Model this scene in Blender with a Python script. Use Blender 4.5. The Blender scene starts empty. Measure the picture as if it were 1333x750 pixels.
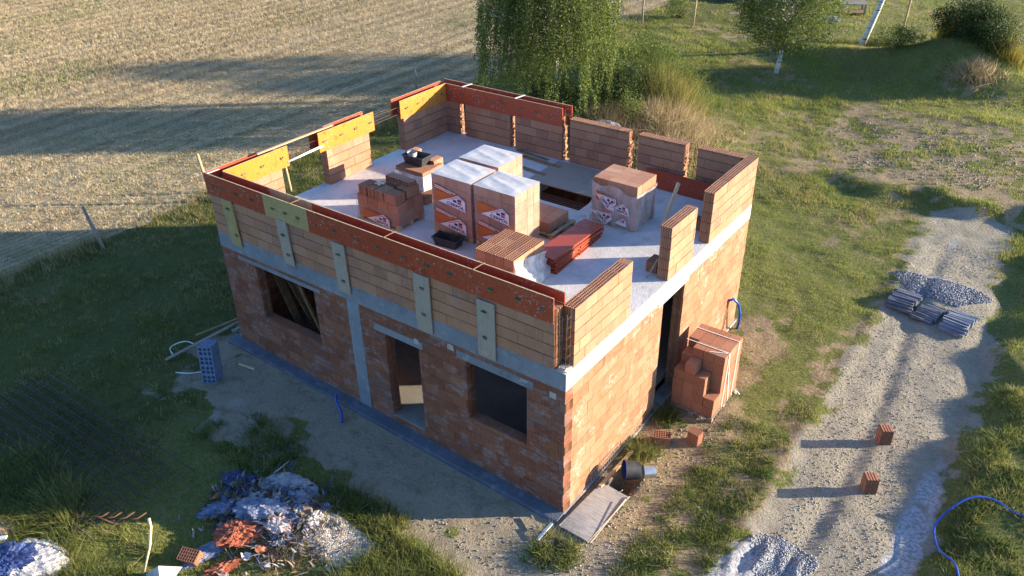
import bpy, math, random
import numpy as np
from mathutils import Vector, Matrix
R = math.radians
random.seed(7); rng = np.random.default_rng(7)
scn = bpy.context.scene
col = bpy.data.collections.new('site'); scn.collection.children.link(col)

# ------------------------------------------------------------------ camera
CAM = np.array([6.135, -9.825, 11.861]); YAW, PIT, ROL, FPX = 0.638, -0.544, -0.017, 1064.15
_F = np.array([-math.sin(YAW)*math.cos(PIT), math.cos(YAW)*math.cos(PIT), math.sin(PIT)])
_R = np.cross(_F, [0, 0, 1]); _R /= np.linalg.norm(_R); _U = np.cross(_R, _F)
_R, _U = _R*math.cos(ROL)+_U*math.sin(ROL), -_R*math.sin(ROL)+_U*math.cos(ROL)
cd = bpy.data.cameras.new('camera'); cam = bpy.data.objects.new('camera', cd); scn.collection.objects.link(cam)
m = Matrix(((_R[0], _U[0], -_F[0], CAM[0]), (_R[1], _U[1], -_F[1], CAM[1]), (_R[2], _U[2], -_F[2], CAM[2]), (0, 0, 0, 1)))
cam.matrix_world = m
cd.sensor_width = 36; cd.lens = 36*FPX/1333; cd.clip_end = 3000; cd.clip_start = .1
scn.camera = cam
def project(P):
    d = np.asarray(P, float)-CAM; z = d@_F
    return 666.5+FPX*(d@_R)/z, 375-FPX*(d@_U)/z, z

# ------------------------------------------------------------------ noise
def hsh(i, j, s):
    n = (i.astype(np.int64)*374761393+j.astype(np.int64)*668265263+s*1442695041) & 0xffffffff
    n = ((n ^ (n >> 13))*1274126177) & 0xffffffff
    return ((n ^ (n >> 16)) & 0xffff)/65535.0
def vnoise(x, y, s=0):
    x = np.asarray(x, float); y = np.asarray(y, float)
    i = np.floor(x); j = np.floor(y); fx = x-i; fy = y-j
    fx = fx*fx*(3-2*fx); fy = fy*fy*(3-2*fy)
    a = hsh(i, j, s); b = hsh(i+1, j, s); c = hsh(i, j+1, s); d = hsh(i+1, j+1, s)
    return (a*(1-fx)+b*fx)*(1-fy)+(c*(1-fx)+d*fx)*fy
def fbm(x, y, s=0, o=4):
    t = 0; a = .5; f = 1
    for k in range(o): t = t+a*vnoise(x*f, y*f, s+k*17); a *= .5; f *= 2.03
    return t
def ss(a, b, x):
    t = np.clip((x-a)/(b-a), 0, 1); return t*t*(3-2*t)
def gauss(x, y, cx, cy, rx, ry): return np.exp(-((x-cx)/rx)**2-((y-cy)/ry)**2)

# ------------------------------------------------------------------ terrain height and cover
def H(x, y):
    x = np.asarray(x, float); y = np.asarray(y, float)
    h = -.06-.32*ss(-10.5, -.5, x)
    h = h*(1-ss(22, 34, y))
    h = h+(fbm(x*.5, y*.5, 3)-.47)*.10+(fbm(x*2.2, y*2.2, 5, 3)-.44)*.045
    # mound
    h = h+1.45*gauss(x, y, .3, 34.2, 2.4, 2.1)+.5*gauss(x, y, -2.6, 33.4, 2.6, 1.8)+.8*gauss(x, y, 2.2, 32.5, 2.0, 1.6)+.5*gauss(x, y, -6, 33.6, 3.2, 1.0)
    h = h+.8*gauss(x, y, 4.2, 36.5, 1.6, 1.4)
    h = h+.7*gauss(x, y, -9.6, 19.6, 2.4, 2.0)
    # the cut bank at the head of the track
    h = h+.38*ss(18.6, 19.5, y+.35*np.sin(x*2.1))*(1-ss(27, 31, y))*ss(-4.5, 4.5, x)
    # right hand verge
    h = h+.26*ss(5.85, 6.7, x+.25*np.sin(y*1.3)+.2*np.sin(y*3.1))*(1-ss(17, 19, y))
    # ruts of the track
    xr = 3.98+.25*np.sin(y*.33)
    on = (1-ss(14, 18, y))*ss(-2, 1, y)
    h = h-.045*np.exp(-((x-xr)/.2)**2)*on+.012*np.exp(-((x-xr-.36)/.2)**2)*on
    h = h-.06*np.exp(-((x-5.75)/.3)**2)*on+.04*np.exp(-((x-3.05)/.2)**2)*on
    # chalky ridges bottom right, lump under the mesh
    for k, cx in enumerate((3.25, 3.6, 3.95, 4.25)):
        h = h+.06*np.exp(-((x-cx-.05*np.sin(y*5+k))/.09)**2)*(.3+1.4*vnoise(x*3, y*4, 9))*(1-ss(1.3, 1.9, y))*ss(-2, -1, y)
    h = h+.30*gauss(x, y, -4.1, -3.3, 1.1, .8)
    h = h+.16*gauss(x, y, 4.1, 13.0, 1.1, .8)
    # pit beside the right wall and the little hole in front
    h = h-.50*np.exp(-(((x-.42)/.30)**4+((y-1.35)/.36)**4))
    h = h-.45*np.exp(-(((x-.36)/.13)**4+((y+.73)/.13)**4))
    # levelled below the house
    ins = ss(-9.75, -9.6, x)*(1-ss(-.22, -.07, x))*ss(.06, .2, y)*(1-ss(8.25, 8.4, y))
    h = h*(1-ins)-.7*ins
    near = ss(-10.6, -10.0, x)*(1-ss(.1, .6, x))*ss(-1.0, -.4, y)*(1-ss(8.5, 9, y))*(1-ins)
    lev = -.10-.31*ss(-9.8, -.3, x)
    h = h*(1-near)+lev*near
    return h

def masks(x, y):
    """stubble, sand, gravel, chalk, dry"""
    n = fbm(x*.8, y*.8, 11); n2 = fbm(x*2.6, y*2.6, 23, 3); nn = (n-.47)*2; nf = (n2-.44)*2
    stub = ss(.25, -.25, x+18.3+nn*.6)
    sand = ss(-2.5, -1.6, y+nn*1.3+nf*.8+.35*ss(-6, -9, x))*ss(-10.3, -8.3, x+nn*1.4+nf*.5)*(1-ss(.0, .9, x))*(1-ss(.2, .8, y))
    sand = np.maximum(sand, ss(-1.9, -1.2, x+nf*.5)*(1-ss(1.2, 2.3, x+nn))*(1-ss(-.6, .6, y+nn))*ss(-4.5, -3.5, y))
    sand = np.maximum(sand, .9*ss(-10.9, -10.2, x+nn*.6)*(1-ss(-9.6, -9.2, x))*ss(-1.6, -.8, y)*(1-ss(3.0, 5, y)))
    sand = np.maximum(sand, (x > -10)*(x < .05)*(y > -.4)*(y < 8.7)*1.)
    rt = (1-ss(1.4, 2.3, x+nn*1.3))*ss(-.05, .1, x)*(1-ss(5.5, 8.5, y+nn*2))*ss(-1.5, -.5, y)
    dry = rt*ss(.1, .5, .62+nf*.55+nn*.5)
    dry = np.maximum(dry, .9*gauss(x, y, .85, 8.2, 1.0, 2.2)*ss(.2, .6, .55+nf*.6))
    dry = np.maximum(dry, (1-ss(.2, .9, x))*ss(0, .05, x)*ss(3, 3.6, y)*(1-ss(5.6, 6.6, y)))
    # big dry patch behind the cut bank
    dp = ss(-2.9, -1.7, x+nn*.8)*ss(18.9, 19.6, y+nf*.3+.3*(x < 2)*ss(2, 0, x))*(1-ss(26.3, 28, y+nn*1.3+.25*(x-2)))
    dp = np.maximum(dp, ss(.8, 1.5, x+nf*.3)*ss(18.4, 18.9, y)*(1-ss(26, 28, y)))
    dry = np.maximum(dry, dp*ss(.15, .75, .55+nf*.7+nn*.35))
    gr = ss(2.65, 3.5, x+nn*.35+nf*.45+.02*(y-8)+ss(14, 19, y)*.1)*(1-ss(5.5, 6.5, x+nf*.5+nn*.3+ss(8, 18, y)*.8))*(1-ss(18.6, 19.0, y+nf*.3))
    dry = np.maximum(dry, .75*ss(1.9, 2.9, x+nn*.6)*(1-ss(3.2, 3.4, x))*(1-ss(15, 18, y))*ss(.25, .6, .5+nf*.7))
    ch = .95*gauss(x, y, 5.75, 3.2, .36, 3.3)*ss(.15, .5, .5+nf*.6)
    ch = np.maximum(ch, ss(2.7, 3.2, x)*(1-ss(4.25, 4.6, x))*(1-ss(1.1, 1.9, y+nn*.5))*ss(.1, .5, .5+nf*.7))
    ch = np.maximum(ch, .35*gauss(x, y, 3.3, 4.5, .3, 3.5))
    ch = np.maximum(ch, .85*gauss(x, y, 4.1, 13.2, 1.25, .95))
    ch = np.maximum(ch, .5*gauss(x, y, 3.9, 16.5, .35, 1.6))
    ch = np.maximum(ch, .9*gauss(x, y, -3.0, -3.2, .8, .6)*(y > -5))
    straw = gauss(x, y, -8.2, 19.9, 2.2, 2.4)
    dry = np.maximum(dry, ss(.35, .7, straw+nf*.15))
    dry = np.maximum(dry, .8*gauss(x, y, 1.4, 31.2, 1.6, 1.2)*ss(.2, .6, .5+nf*.6))
    dry = np.maximum(dry, .55*ss(.42, .62, fbm(x*.45+9, y*.45, 41))*(y > 14)*(x > -16)*ss(.2, .6, .5+nf*.6))
    return [np.clip(v, 0, 1) for v in (stub, sand, gr, ch, dry)]

# ------------------------------------------------------------------ object helpers
def tag(o, label=None, cat=None, group=None, kind=None):
    if label: o['label'] = label
    if cat: o['category'] = cat
    if group: o['group'] = group
    if kind: o['kind'] = kind
    return o
WM = {}
def empty(name, loc=(0, 0, 0), rz=0, **k):
    o = bpy.data.objects.new(name, None); o.empty_display_size = .2; col.objects.link(o)
    o.location = loc; o.rotation_euler = (0, 0, rz)
    WM[o.name] = Matrix.Translation(loc) @ Matrix.Rotation(rz, 4, 'Z')
    return tag(o, **k)
def link(name, me, mats, parent=None, origin=None):
    o = bpy.data.objects.new(name, me); col.objects.link(o)
    for mt in (mats if isinstance(mats, (list, tuple)) else [mats]): me.materials.append(mt)
    if parent is not None:
        me.transform(WM[parent.name].inverted()); o.parent = parent; WM[o.name] = WM[parent.name].copy()
    else:
        if origin is not None:
            me.transform(Matrix.Translation(-Vector(origin))); o.location = origin
            WM[o.name] = Matrix.Translation(origin)
        else: WM[o.name] = Matrix.Identity(4)
    return o
def npmesh(name, verts, faces, cols=None, smooth=False):
    """verts Nx3, faces MxK (one K), cols per vertex Nx3"""
    me = bpy.data.meshes.new(name); n = len(verts); f = len(faces); k = faces.shape[1]
    me.vertices.add(n); me.vertices.foreach_set('co', np.asarray(verts, np.float32).ravel())
    me.loops.add(f*k); me.loops.foreach_set('vertex_index', faces.astype(np.int32).ravel())
    me.polygons.add(f); me.polygons.foreach_set('loop_start', np.arange(0, f*k, k, dtype=np.int32))
    try: me.polygons.foreach_set('loop_total', np.full(f, k, np.int32))
    except Exception: pass
    me.update(calc_edges=True)
    if smooth: me.polygons.foreach_set('use_smooth', np.ones(f, bool))
    if cols is not None:
        a = me.attributes.new('col', 'FLOAT_COLOR', 'POINT')
        a.data.foreach_set('color', np.c_[cols, np.ones(n)].astype(np.float32).ravel())
    return me
class MB:
    def __init__(s): s.v = []; s.f = []; s.r = []; s.m = []; s.sm = []
    def add(s, vs, fs, rnd=None, mi=0, smooth=False):
        b = len(s.v); s.v += [tuple(v) for v in vs]; r = random.random() if rnd is None else rnd
        for f in fs: s.f.append([b+i for i in f]); s.r.append(r); s.m.append(mi); s.sm.append(smooth)
    def box(s, x0, x1, y0, y1, z0, z1, rnd=None, mi=0, M=None, jit=0):
        vs = [Vector((x, y, z)) for x in (x0, x1) for y in (y0, y1) for z in (z0, z1)]
        if jit: vs = [v+Vector([random.uniform(-jit, jit) for _ in range(3)]) for v in vs]
        if M is not None: vs = [M @ v for v in vs]
        s.add(vs, [(0, 1, 3, 2), (4, 6, 7, 5), (0, 4, 5, 1), (2, 3, 7, 6), (0, 2, 6, 4), (1, 5, 7, 3)], rnd, mi)
    def bar(s, a, b, w, t, up=(0, 0, 1), rnd=None, mi=0):
        a = Vector(a); b = Vector(b); d = b-a; L = d.length; d.normalize(); u = Vector(up)
        q = d.cross(u); q = q.normalized() if q.length > 1e-4 else Vector((1, 0, 0)); u = q.cross(d)
        M = Matrix((d, q, u)).transposed().to_4x4(); M.translation = a
        s.box(0, L, -w/2, w/2, -t/2, t/2, rnd, mi, M)
    def tube(s, pts, r, n=6, rnd=None, mi=0, caps=True):
        pts = [Vector(p) for p in pts]; rr = r if isinstance(r, (list, tuple)) else [r]*len(pts); vs = []
        for i, p in enumerate(pts):
            d = (pts[min(i+1, len(pts)-1)]-pts[max(i-1, 0)]).normalized()
            q = d.cross(Vector((0, 0, 1)));  q = q.normalized() if q.length > .05 else d.cross(Vector((1, 0, 0))).normalized()
            u = q.cross(d)
            for k in range(n):
                a = 2*math.pi*k/n; vs.append(p+(q*math.cos(a)+u*math.sin(a))*rr[i])
        fs = [(i*n+k, i*n+(k+1) % n, (i+1)*n+(k+1) % n, (i+1)*n+k) for i in range(len(pts)-1) for k in range(n)]
        if caps: fs += [tuple(range(n-1, -1, -1)), tuple((len(pts)-1)*n+k for k in range(n))]
        s.add(vs, fs, rnd, mi, True)
    def sheet(s, fn, nu, nv, rnd=0.5, mi=0, thick=0):
        vs = [fn(i/nu, j/nv) for i in range(nu+1) for j in range(nv+1)]
        fs = [(i*(nv+1)+j, (i+1)*(nv+1)+j, (i+1)*(nv+1)+j+1, i*(nv+1)+j+1) for i in range(nu) for j in range(nv)]
        s.add(vs, fs, rnd, mi, True)
    def poly(s, pts, rnd=.5, mi=0): s.add(pts, [tuple(range(len(pts)))], rnd, mi)
    def mesh(s, name):
        me = bpy.data.meshes.new(name); me.from_pydata([tuple(v) for v in s.v], [], s.f); me.update()
        a = me.attributes.new('rnd', 'FLOAT', 'FACE'); a.data.foreach_set('value', s.r)
        me.polygons.foreach_set('material_index', s.m); me.polygons.foreach_set('use_smooth', s.sm)
        return me
    def build(s, name, mats, parent=None, origin=None, **k):
        return tag(link(name, s.mesh(name), mats, parent, origin), **k)

# ------------------------------------------------------------------ materials
def newmat(name):
    m = bpy.data.materials.new(name); m.use_nodes = True; nt = m.node_tree
    b = nt.nodes['Principled BSDF']; b.inputs['Roughness'].default_value = .85
    b.inputs['Specular IOR Level'].default_value = .25
    return m, nt, b
class NT:
    def __init__(s, nt): s.nt = nt; s.N = nt.nodes; s.L = nt.links
    def n(s, t, **k):
        o = s.N.new(t)
        for a, v in k.items():
            if a.startswith('_'): setattr(o, a[1:], v)
        return o
    def put(s, sock, v):
        if hasattr(v, 'is_linked') or isinstance(v, bpy.types.NodeSocket): s.L.new(v, sock)
        elif isinstance(v, (tuple, list)) and len(v) == 3 and sock.type == 'RGBA': sock.default_value = (*v, 1)
        else: sock.default_value = v
    def obj(s): return s.n('ShaderNodeTexCoord').outputs['Object']
    def noise(s, vec, scale, detail=4, rough=.55, stretch=None, w=0):
        if stretch:
            mp = s.n('ShaderNodeMapping'); s.L.new(vec, mp.inputs[0]); mp.inputs['Scale'].default_value = stretch
            mp.inputs['Location'].default_value = (w, w*.7, w*1.3); vec = mp.outputs[0]
        o = s.n('ShaderNodeTexNoise'); s.L.new(vec, o.inputs['Vector'])
        o.inputs['Scale'].default_value = scale; o.inputs['Detail'].default_value = detail; o.inputs['Roughness'].default_value = rough
        return o.outputs[0]
    def ramp(s, f, stops):
        o = s.n('ShaderNodeValToRGB'); e = o.color_ramp.elements
        while len(e) > len(stops): e.remove(e[-1])
        while len(e) < len(stops): e.new(1)
        for q, (p, c) in zip(e, stops): q.position = p; q.color = (*c, 1) if len(c) == 3 else c
        s.L.new(f, o.inputs[0]); return o.outputs[0]
    def mix(s, f, a, b, mode='MIX'):
        o = s.n('ShaderNodeMix'); o.data_type = 'RGBA'; o.blend_type = mode
        s.put(o.inputs[0], f); s.put(o.inputs[6], a); s.put(o.inputs[7], b); return o.outputs[2]
    def math(s, op, a, b=0., c=None):
        o = s.n('ShaderNodeMath'); o.operation = op; s.put(o.inputs[0], a); s.put(o.inputs[1], b)
        if c is not None: s.put(o.inputs[2], c)
        return o.outputs[0]
    def rng(s, f, a, b, c=0., d=1.):
        o = s.n('ShaderNodeMapRange'); o.interpolation_type = 'SMOOTHSTEP'; s.put(o.inputs[0], f)
        for i, v in enumerate((a, b, c, d)): o.inputs[i+1].default_value = v
        return o.outputs[0]
    def attr(s, name, out='Fac'):
        o = s.n('ShaderNodeAttribute'); o.attribute_name = name; return o.outputs[out]
    def bump(s, h, dist, b, strength=1., nrm=None):
        o = s.n('ShaderNodeBump'); s.L.new(h, o.inputs['Height']); o.inputs['Distance'].default_value = dist
        o.inputs['Strength'].default_value = strength
        s.L.new(o.outputs[0], b.inputs['Normal'])
    def xyz(s, vec):
        o = s.n('ShaderNodeSeparateXYZ'); s.L.new(vec, o.inputs[0]); return o.outputs

def clay(name, stops, smear=0., smearcol=(.4, .38, .36), dark=0., ribs=.25, efflo=0., wav=30.):
    m, nt, b = newmat(name); t = NT(nt); P = t.obj(); X, Y, Z = t.xyz(P)
    c = t.ramp(t.attr('rnd'), stops)
    n1 = t.noise(P, 2.2, 5, .6); n2 = t.noise(P, 14, 4, .6)
    c = t.mix(t.rng(n2, .3, .75, 0, .45), c, stops[-1][1])
    c = t.mix(t.rng(n1, .45, .8, 0, .35), c, stops[0][1])
    rib = t.math('SINE', t.math('MULTIPLY', t.math('ADD', X, Y), wav*2*math.pi))
    ribm = t.rng(rib, -1, 1, 1-ribs, 1)
    geo = t.n('ShaderNodeNewGeometry'); NZ = t.xyz(geo.outputs['Normal'])[2]
    vert = t.rng(t.math('ABSOLUTE', NZ), .5, .6, 1, 0)
    c = t.mix(vert, c, t.mix(1, c, t.mix(ribm, (0, 0, 0), (1, 1, 1)), 'MULTIPLY'))
    if smear:
        s1 = t.noise(P, 3.1, 6, .62, (1, 1, 1.6), 3); s2 = t.noise(P, 11, 4, .6, (1, 1, 2.5), 9)
        f = t.math('MULTIPLY', t.rng(s1, .46, .66), t.rng(s2, .35, .65)); c = t.mix(t.math('MULTIPLY', f, smear), c, smearcol)
    if efflo:
        s1 = t.noise(P, 1.7, 5, .6, (1, 1, .8), 13); s2 = t.noise(P, 9, 5, .65, (1, 1, 1.2), 19)
        f = t.math('MULTIPLY', t.rng(s1, .5, .68), t.rng(s2, .42, .62)); c = t.mix(t.math('MULTIPLY', f, efflo), c, (.60, .52, .45))
    if dark:
        s1 = t.noise(P, 1.3, 5, .6, (1, 1, 1.2), 23); c = t.mix(t.math('MULTIPLY', t.rng(s1, .5, .72), dark), c, (.12, .09, .085))
    t.put(b.inputs['Base Color'], c)
    t.bump(t.math('ADD', t.math('MULTIPLY', t.math('MULTIPLY', rib, vert), .4), n2), .006, b, .8)
    return m
def plain(name, c1, c2=None, rough=.8, scale=6, spec=.25, bump=.003, stretch=None, metal=0, det=5, lo=.35, hi=.7, bs=None):
    m, nt, b = newmat(name); t = NT(nt); P = t.obj()
    n1 = t.noise(P, scale, det, .62, stretch or (1, 1, 1))
    c = t.mix(t.rng(n1, lo, hi), c1, c2 or tuple(v*.75 for v in c1))
    t.put(b.inputs['Base Color'], c); b.inputs['Roughness'].default_value = rough; b.inputs['Specular IOR Level'].default_value = spec
    b.inputs['Metallic'].default_value = metal
    if bump: t.bump(t.noise(P, bs or scale*5, 4, .6), bump, b)
    return m
def concrete(name, base, stain, light=None, streak=.4):
    m, nt, b = newmat(name); t = NT(nt); P = t.obj()
    n1 = t.noise(P, .9, 6, .6); n2 = t.noise(P, 5, 6, .65); n3 = t.noise(P, 40, 3, .6)
    n4 = t.noise(P, 6, 4, .6, (1, 1, .12), 4)
    c = t.mix(t.rng(n1, .35, .68, 0, .75), base, stain)
    if light: c = t.mix(t.rng(n2, .52, .68, 0, .6), c, light)
    c = t.mix(t.rng(n4, .45, .7, 0, streak), c, stain)
    c = t.mix(t.rng(n3, .4, .75, 0, .25), c, tuple(v*.7 for v in base)); n7 = t.noise(P, 2.3, 7, .72, (1, 1, 1), 51); c = t.mix(t.rng(n7, .54, .66, 0, .45), c, tuple(v*.62 for v in stain))
    t.put(b.inputs['Base Color'], c); t.bump(t.math('ADD', n2, n3), .008, b); return m
def foliage(name, trans=.35, sat=1.):
    m, nt, b = newmat(name); t = NT(nt)
    c = t.attr('col', 'Color'); t.put(b.inputs['Base Color'], c); b.inputs['Roughness'].default_value = .6
    tr = t.n('ShaderNodeBsdfTranslucent'); t.L.new(c, tr.inputs[0])
    mx = t.n('ShaderNodeMixShader'); mx.inputs[0].default_value = trans
    t.L.new(b.outputs[0], mx.inputs[1]); t.L.new(tr.outputs[0], mx.inputs[2])
    t.L.new(mx.outputs[0], nt.nodes['Material Output'].inputs[0]); return m
def film(name, a0, a1, colr=(.8, .8, .82), rough=.22, scale=3, bd=.03):
    m, nt, b = newmat(name); t = NT(nt); P = t.obj()
    n1 = t.noise(P, scale, 5, .6, (1, 1, .35)); n2 = t.noise(P, scale*4, 4, .6)
    b.inputs['Base Color'].default_value = (*colr, 1); b.inputs['Roughness'].default_value = rough; b.inputs['Specular IOR Level'].default_value = .6
    t.bump(t.math('ADD', n1, t.math('MULTIPLY', n2, .4)), bd, b)
    tr = t.n('ShaderNodeBsdfTransparent'); mx = t.n('ShaderNodeMixShader')
    t.put(mx.inputs[0], t.rng(n1, .3, .7, a0, a1))
    t.L.new(tr.outputs[0], mx.inputs[1]); t.L.new(b.outputs[0], mx.inputs[2])
    t.L.new(mx.outputs[0], nt.nodes['Material Output'].inputs[0]); return m

M = {}
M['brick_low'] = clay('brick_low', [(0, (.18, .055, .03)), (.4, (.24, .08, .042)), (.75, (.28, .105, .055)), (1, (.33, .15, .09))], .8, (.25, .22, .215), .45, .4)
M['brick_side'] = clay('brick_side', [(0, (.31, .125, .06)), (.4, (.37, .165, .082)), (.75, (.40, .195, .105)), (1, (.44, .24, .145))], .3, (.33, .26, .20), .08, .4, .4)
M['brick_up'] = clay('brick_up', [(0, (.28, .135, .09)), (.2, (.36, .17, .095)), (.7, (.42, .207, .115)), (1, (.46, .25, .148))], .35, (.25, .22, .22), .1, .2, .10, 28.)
M['brick_new'] = clay('brick_new', [(0, (.34, .155, .09)), (.4, (.40, .19, .11)), (.8, (.44, .22, .135)), (1, (.48, .27, .17))], .0, ribs=.3, efflo=.1)
M['brick_red'] = clay('brick_red', [(0, (.30, .125, .07)), (.5, (.35, .155, .09)), (1, (.40, .19, .115))], ribs=.3)
M['mortar'] = plain('mortar', (.10, .08, .07), (.05, .04, .035), scale=9)
M['mortar_dark'] = plain('mortar_dark', (.06, .04, .033), (.035, .025, .02), scale=9)
M['slab'] = concrete('slab', (.60, .575, .55), (.44, .43, .425), (.68, .655, .625), .0)
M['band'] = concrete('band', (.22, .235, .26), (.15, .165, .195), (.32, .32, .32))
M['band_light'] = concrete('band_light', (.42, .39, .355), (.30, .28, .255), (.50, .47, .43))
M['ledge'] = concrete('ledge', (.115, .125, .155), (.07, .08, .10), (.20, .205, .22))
M['floor'] = concrete('floor_concrete', (.30, .28, .25), (.2, .19, .17))
def ply(name, c, c2, spot=(.3, .1, .02), rough=.35):
    m, nt, b = newmat(name); t = NT(nt); P = t.obj()
    n1 = t.noise(P, 3, 6, .65); n2 = t.noise(P, 25, 4, .6, (1, 1, .3)); n3 = t.noise(P, 1.6, 5, .7, (1, 1, 1.5), 7)
    k = t.mix(t.rng(n2, .35, .7, 0, .6), c, c2); k = t.mix(t.rng(n1, .55, .7, 0, .6), k, spot); k = t.mix(t.rng(n3, .6, .7, 0, .25), k, tuple(min(1, v*1.5+.06) for v in c))
    n4 = t.noise(P, 22, 3, .5, (1, 1, 1), 31); n5 = t.noise(P, 1.1, 3, .5, (1, 1, 1), 37); n6 = t.noise(P, 5, 6, .7, (1, 1, .35), 41)
    k = t.mix(t.math('MULTIPLY', t.rng(n4, .60, .68), t.rng(n5, .42, .6, 0, .75)), k, (.36, .34, .31)); k = t.mix(t.rng(n6, .55, .7, 0, .5), k, tuple(v*.5 for v in c))
    t.put(b.inputs['Base Color'], k); b.inputs['Roughness'].default_value = rough; b.inputs['Specular IOR Level'].default_value = .4
    t.bump(n2, .002, b); return m
M['ply_red'] = ply('ply_red', (.34, .064, .028), (.26, .048, .023), (.17, .036, .02))
M['ply_orange'] = ply('ply_orange', (.52, .20, .028), (.46, .15, .025), (.33, .055, .018))
M['ply_yellow'] = ply('ply_yellow', (.38, .29, .13), (.32, .235, .10), (.3, .18, .06))
M['ply_grey'] = ply('ply_grey', (.33, .275, .215), (.25, .215, .17), (.22, .21, .18), .7)
M['ply_pale'] = ply('ply_pale', (.42, .28, .18), (.36, .23, .14), (.3, .15, .08))
M['ply_edge'] = plain('ply_edge', (.55, .42, .28), (.4, .28, .17), scale=20)
M['timber'] = plain('timber', (.50, .36, .2), (.34, .23, .12), scale=8, stretch=(6, 6, .6))
M['timber_old'] = plain('timber_old', (.30, .26, .21), (.19, .16, .13), scale=7, stretch=(3, 3, .5))
M['timber_dark'] = plain('timber_dark', (.30, .19, .10), (.18, .11, .06), scale=7)
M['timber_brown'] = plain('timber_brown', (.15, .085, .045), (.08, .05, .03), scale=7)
M['timber_pale'] = plain('timber_pale', (.68, .54, .36), (.56, .43, .27), scale=7)
M['plywood_weathered'] = plain('plywood_weathered', (.36, .335, .31), (.24, .225, .21), scale=4, stretch=(1, 5, 1), det=8)
M['steel_rust'] = plain('steel_rust', (.17, .085, .05), (.09, .05, .035), scale=30, metal=.3)
M['steel_dark'] = plain('steel_dark', (.07, .07, .08), (.11, .075, .05), scale=20, metal=.4)
M['nut_green'] = plain('nut_green', (.03, .13, .07), (.05, .09, .05), scale=20)
M['nut_rust'] = plain('nut_rust', (.14, .10, .07), (.22, .19, .15), scale=20)
M['galv'] = plain('galv', (.6, .6, .6), (.45, .45, .45), rough=.35, metal=.85, scale=5)
M['white_metal'] = plain('white_metal', (.75, .75, .75), (.6, .6, .6), rough=.5)
M['black_plastic'] = plain('black_plastic', (.022, .023, .026), (.05, .05, .05), rough=.5, spec=.4)
M['mortar_wet'] = plain('mortar_wet', (.42, .42, .42), (.25, .26, .27), scale=8)
M['film_side'] = film('film_side', .03, .14, (.7, .68, .66), .4)
M['film_top'] = film('film_top', .72, .86, (.66, .64, .62), .4, 2, .008)
M['film_torn'] = film('film_torn', .12, .5, (.72, .7, .72), .35, 3)
M['film_loose'] = film('film_loose', .3, .85, (.85, .84, .83), .25, 4)
M['print_orange'] = plain('print_orange', (.50, .15, .04), (.43, .12, .035), rough=.4, scale=3)
M['print_white'] = plain('print_white', (.72, .70, .73), (.64, .62, .68), rough=.4, scale=3)
M['print_navy'] = plain('print_navy', (.035, .035, .12), (.03, .03, .10), rough=.4)
M['print_red'] = plain('print_red', (.45, .09, .06), (.4, .08, .06), rough=.4)
M['strap'] = plain('strap', (.8, .8, .78), (.7, .7, .7), rough=.4)
M['blue_block'] = plain('blue_block', (.15, .20, .31), (.11, .15, .25), scale=10)
M['blue_pipe'] = plain('blue_pipe', (.015, .08, .42), (.01, .06, .33), rough=.35, spec=.5)
M['blue_plastic'] = plain('blue_plastic', (.01, .02, .3), (.01, .015, .15), rough=.3, spec=.5)
M['bag_blue'] = plain('bag_blue', (.09, .12, .22), (.30, .31, .36), rough=.45, scale=5, bump=.02)
M['bag_navy'] = plain('bag_navy', (.02, .03, .10), (.04, .07, .2), rough=.35, scale=5, bump=.02)
M['bag_white'] = plain('bag_white', (.50, .48, .46), (.34, .33, .37), rough=.5, scale=5, bump=.02)
M['bag_grey'] = plain('bag_grey', (.34, .34, .35), (.2, .21, .24), rough=.6, scale=5, bump=.02)
M['bag_pink'] = plain('bag_pink', (.62, .36, .30), (.6, .5, .45), rough=.6, scale=5, bump=.02)
M['net_orange'] = plain('net_orange', (.45, .12, .06), (.22, .08, .045), rough=.6, scale=14, bump=.02)
M['slate'] = plain('slate', (.10, .11, .13), (.16, .17, .2), rough=.55, scale=5)
M['slate_light'] = plain('slate_light', (.21, .23, .28), (.15, .17, .21), rough=.55, scale=5)
M['stone'] = plain('stone', (.42, .40, .37), (.28, .27, .26), scale=4, bump=.02)
M['tiles_grey'] = plain('tiles_grey', (.3, .3, .32), (.2, .2, .22), scale=6)
M['foliage'] = foliage('foliage', .35)
M['grass'] = foliage('grass_blades', .4)
M['straw'] = foliage('straw_blades', .15)
def bark():
    m, nt, b = newmat('birch_bark'); t = NT(nt); P = t.obj()
    n = t.noise(P, 5, 4, .6, (.6, .6, 3)); n2 = t.noise(P, 2, 3, .5, (1, 1, .4))
    c = t.mix(t.rng(n, .54, .62), (.62, .60, .57), (.06, .05, .045)); c = t.mix(t.rng(n2, .5, .7, 0, .4), c, (.3, .27, .24))
    t.put(b.inputs['Base Color'], c); return m
M['birch'] = bark()
M['bark'] = plain('bark', (.16, .13, .10), (.09, .07, .05), scale=8)

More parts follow.
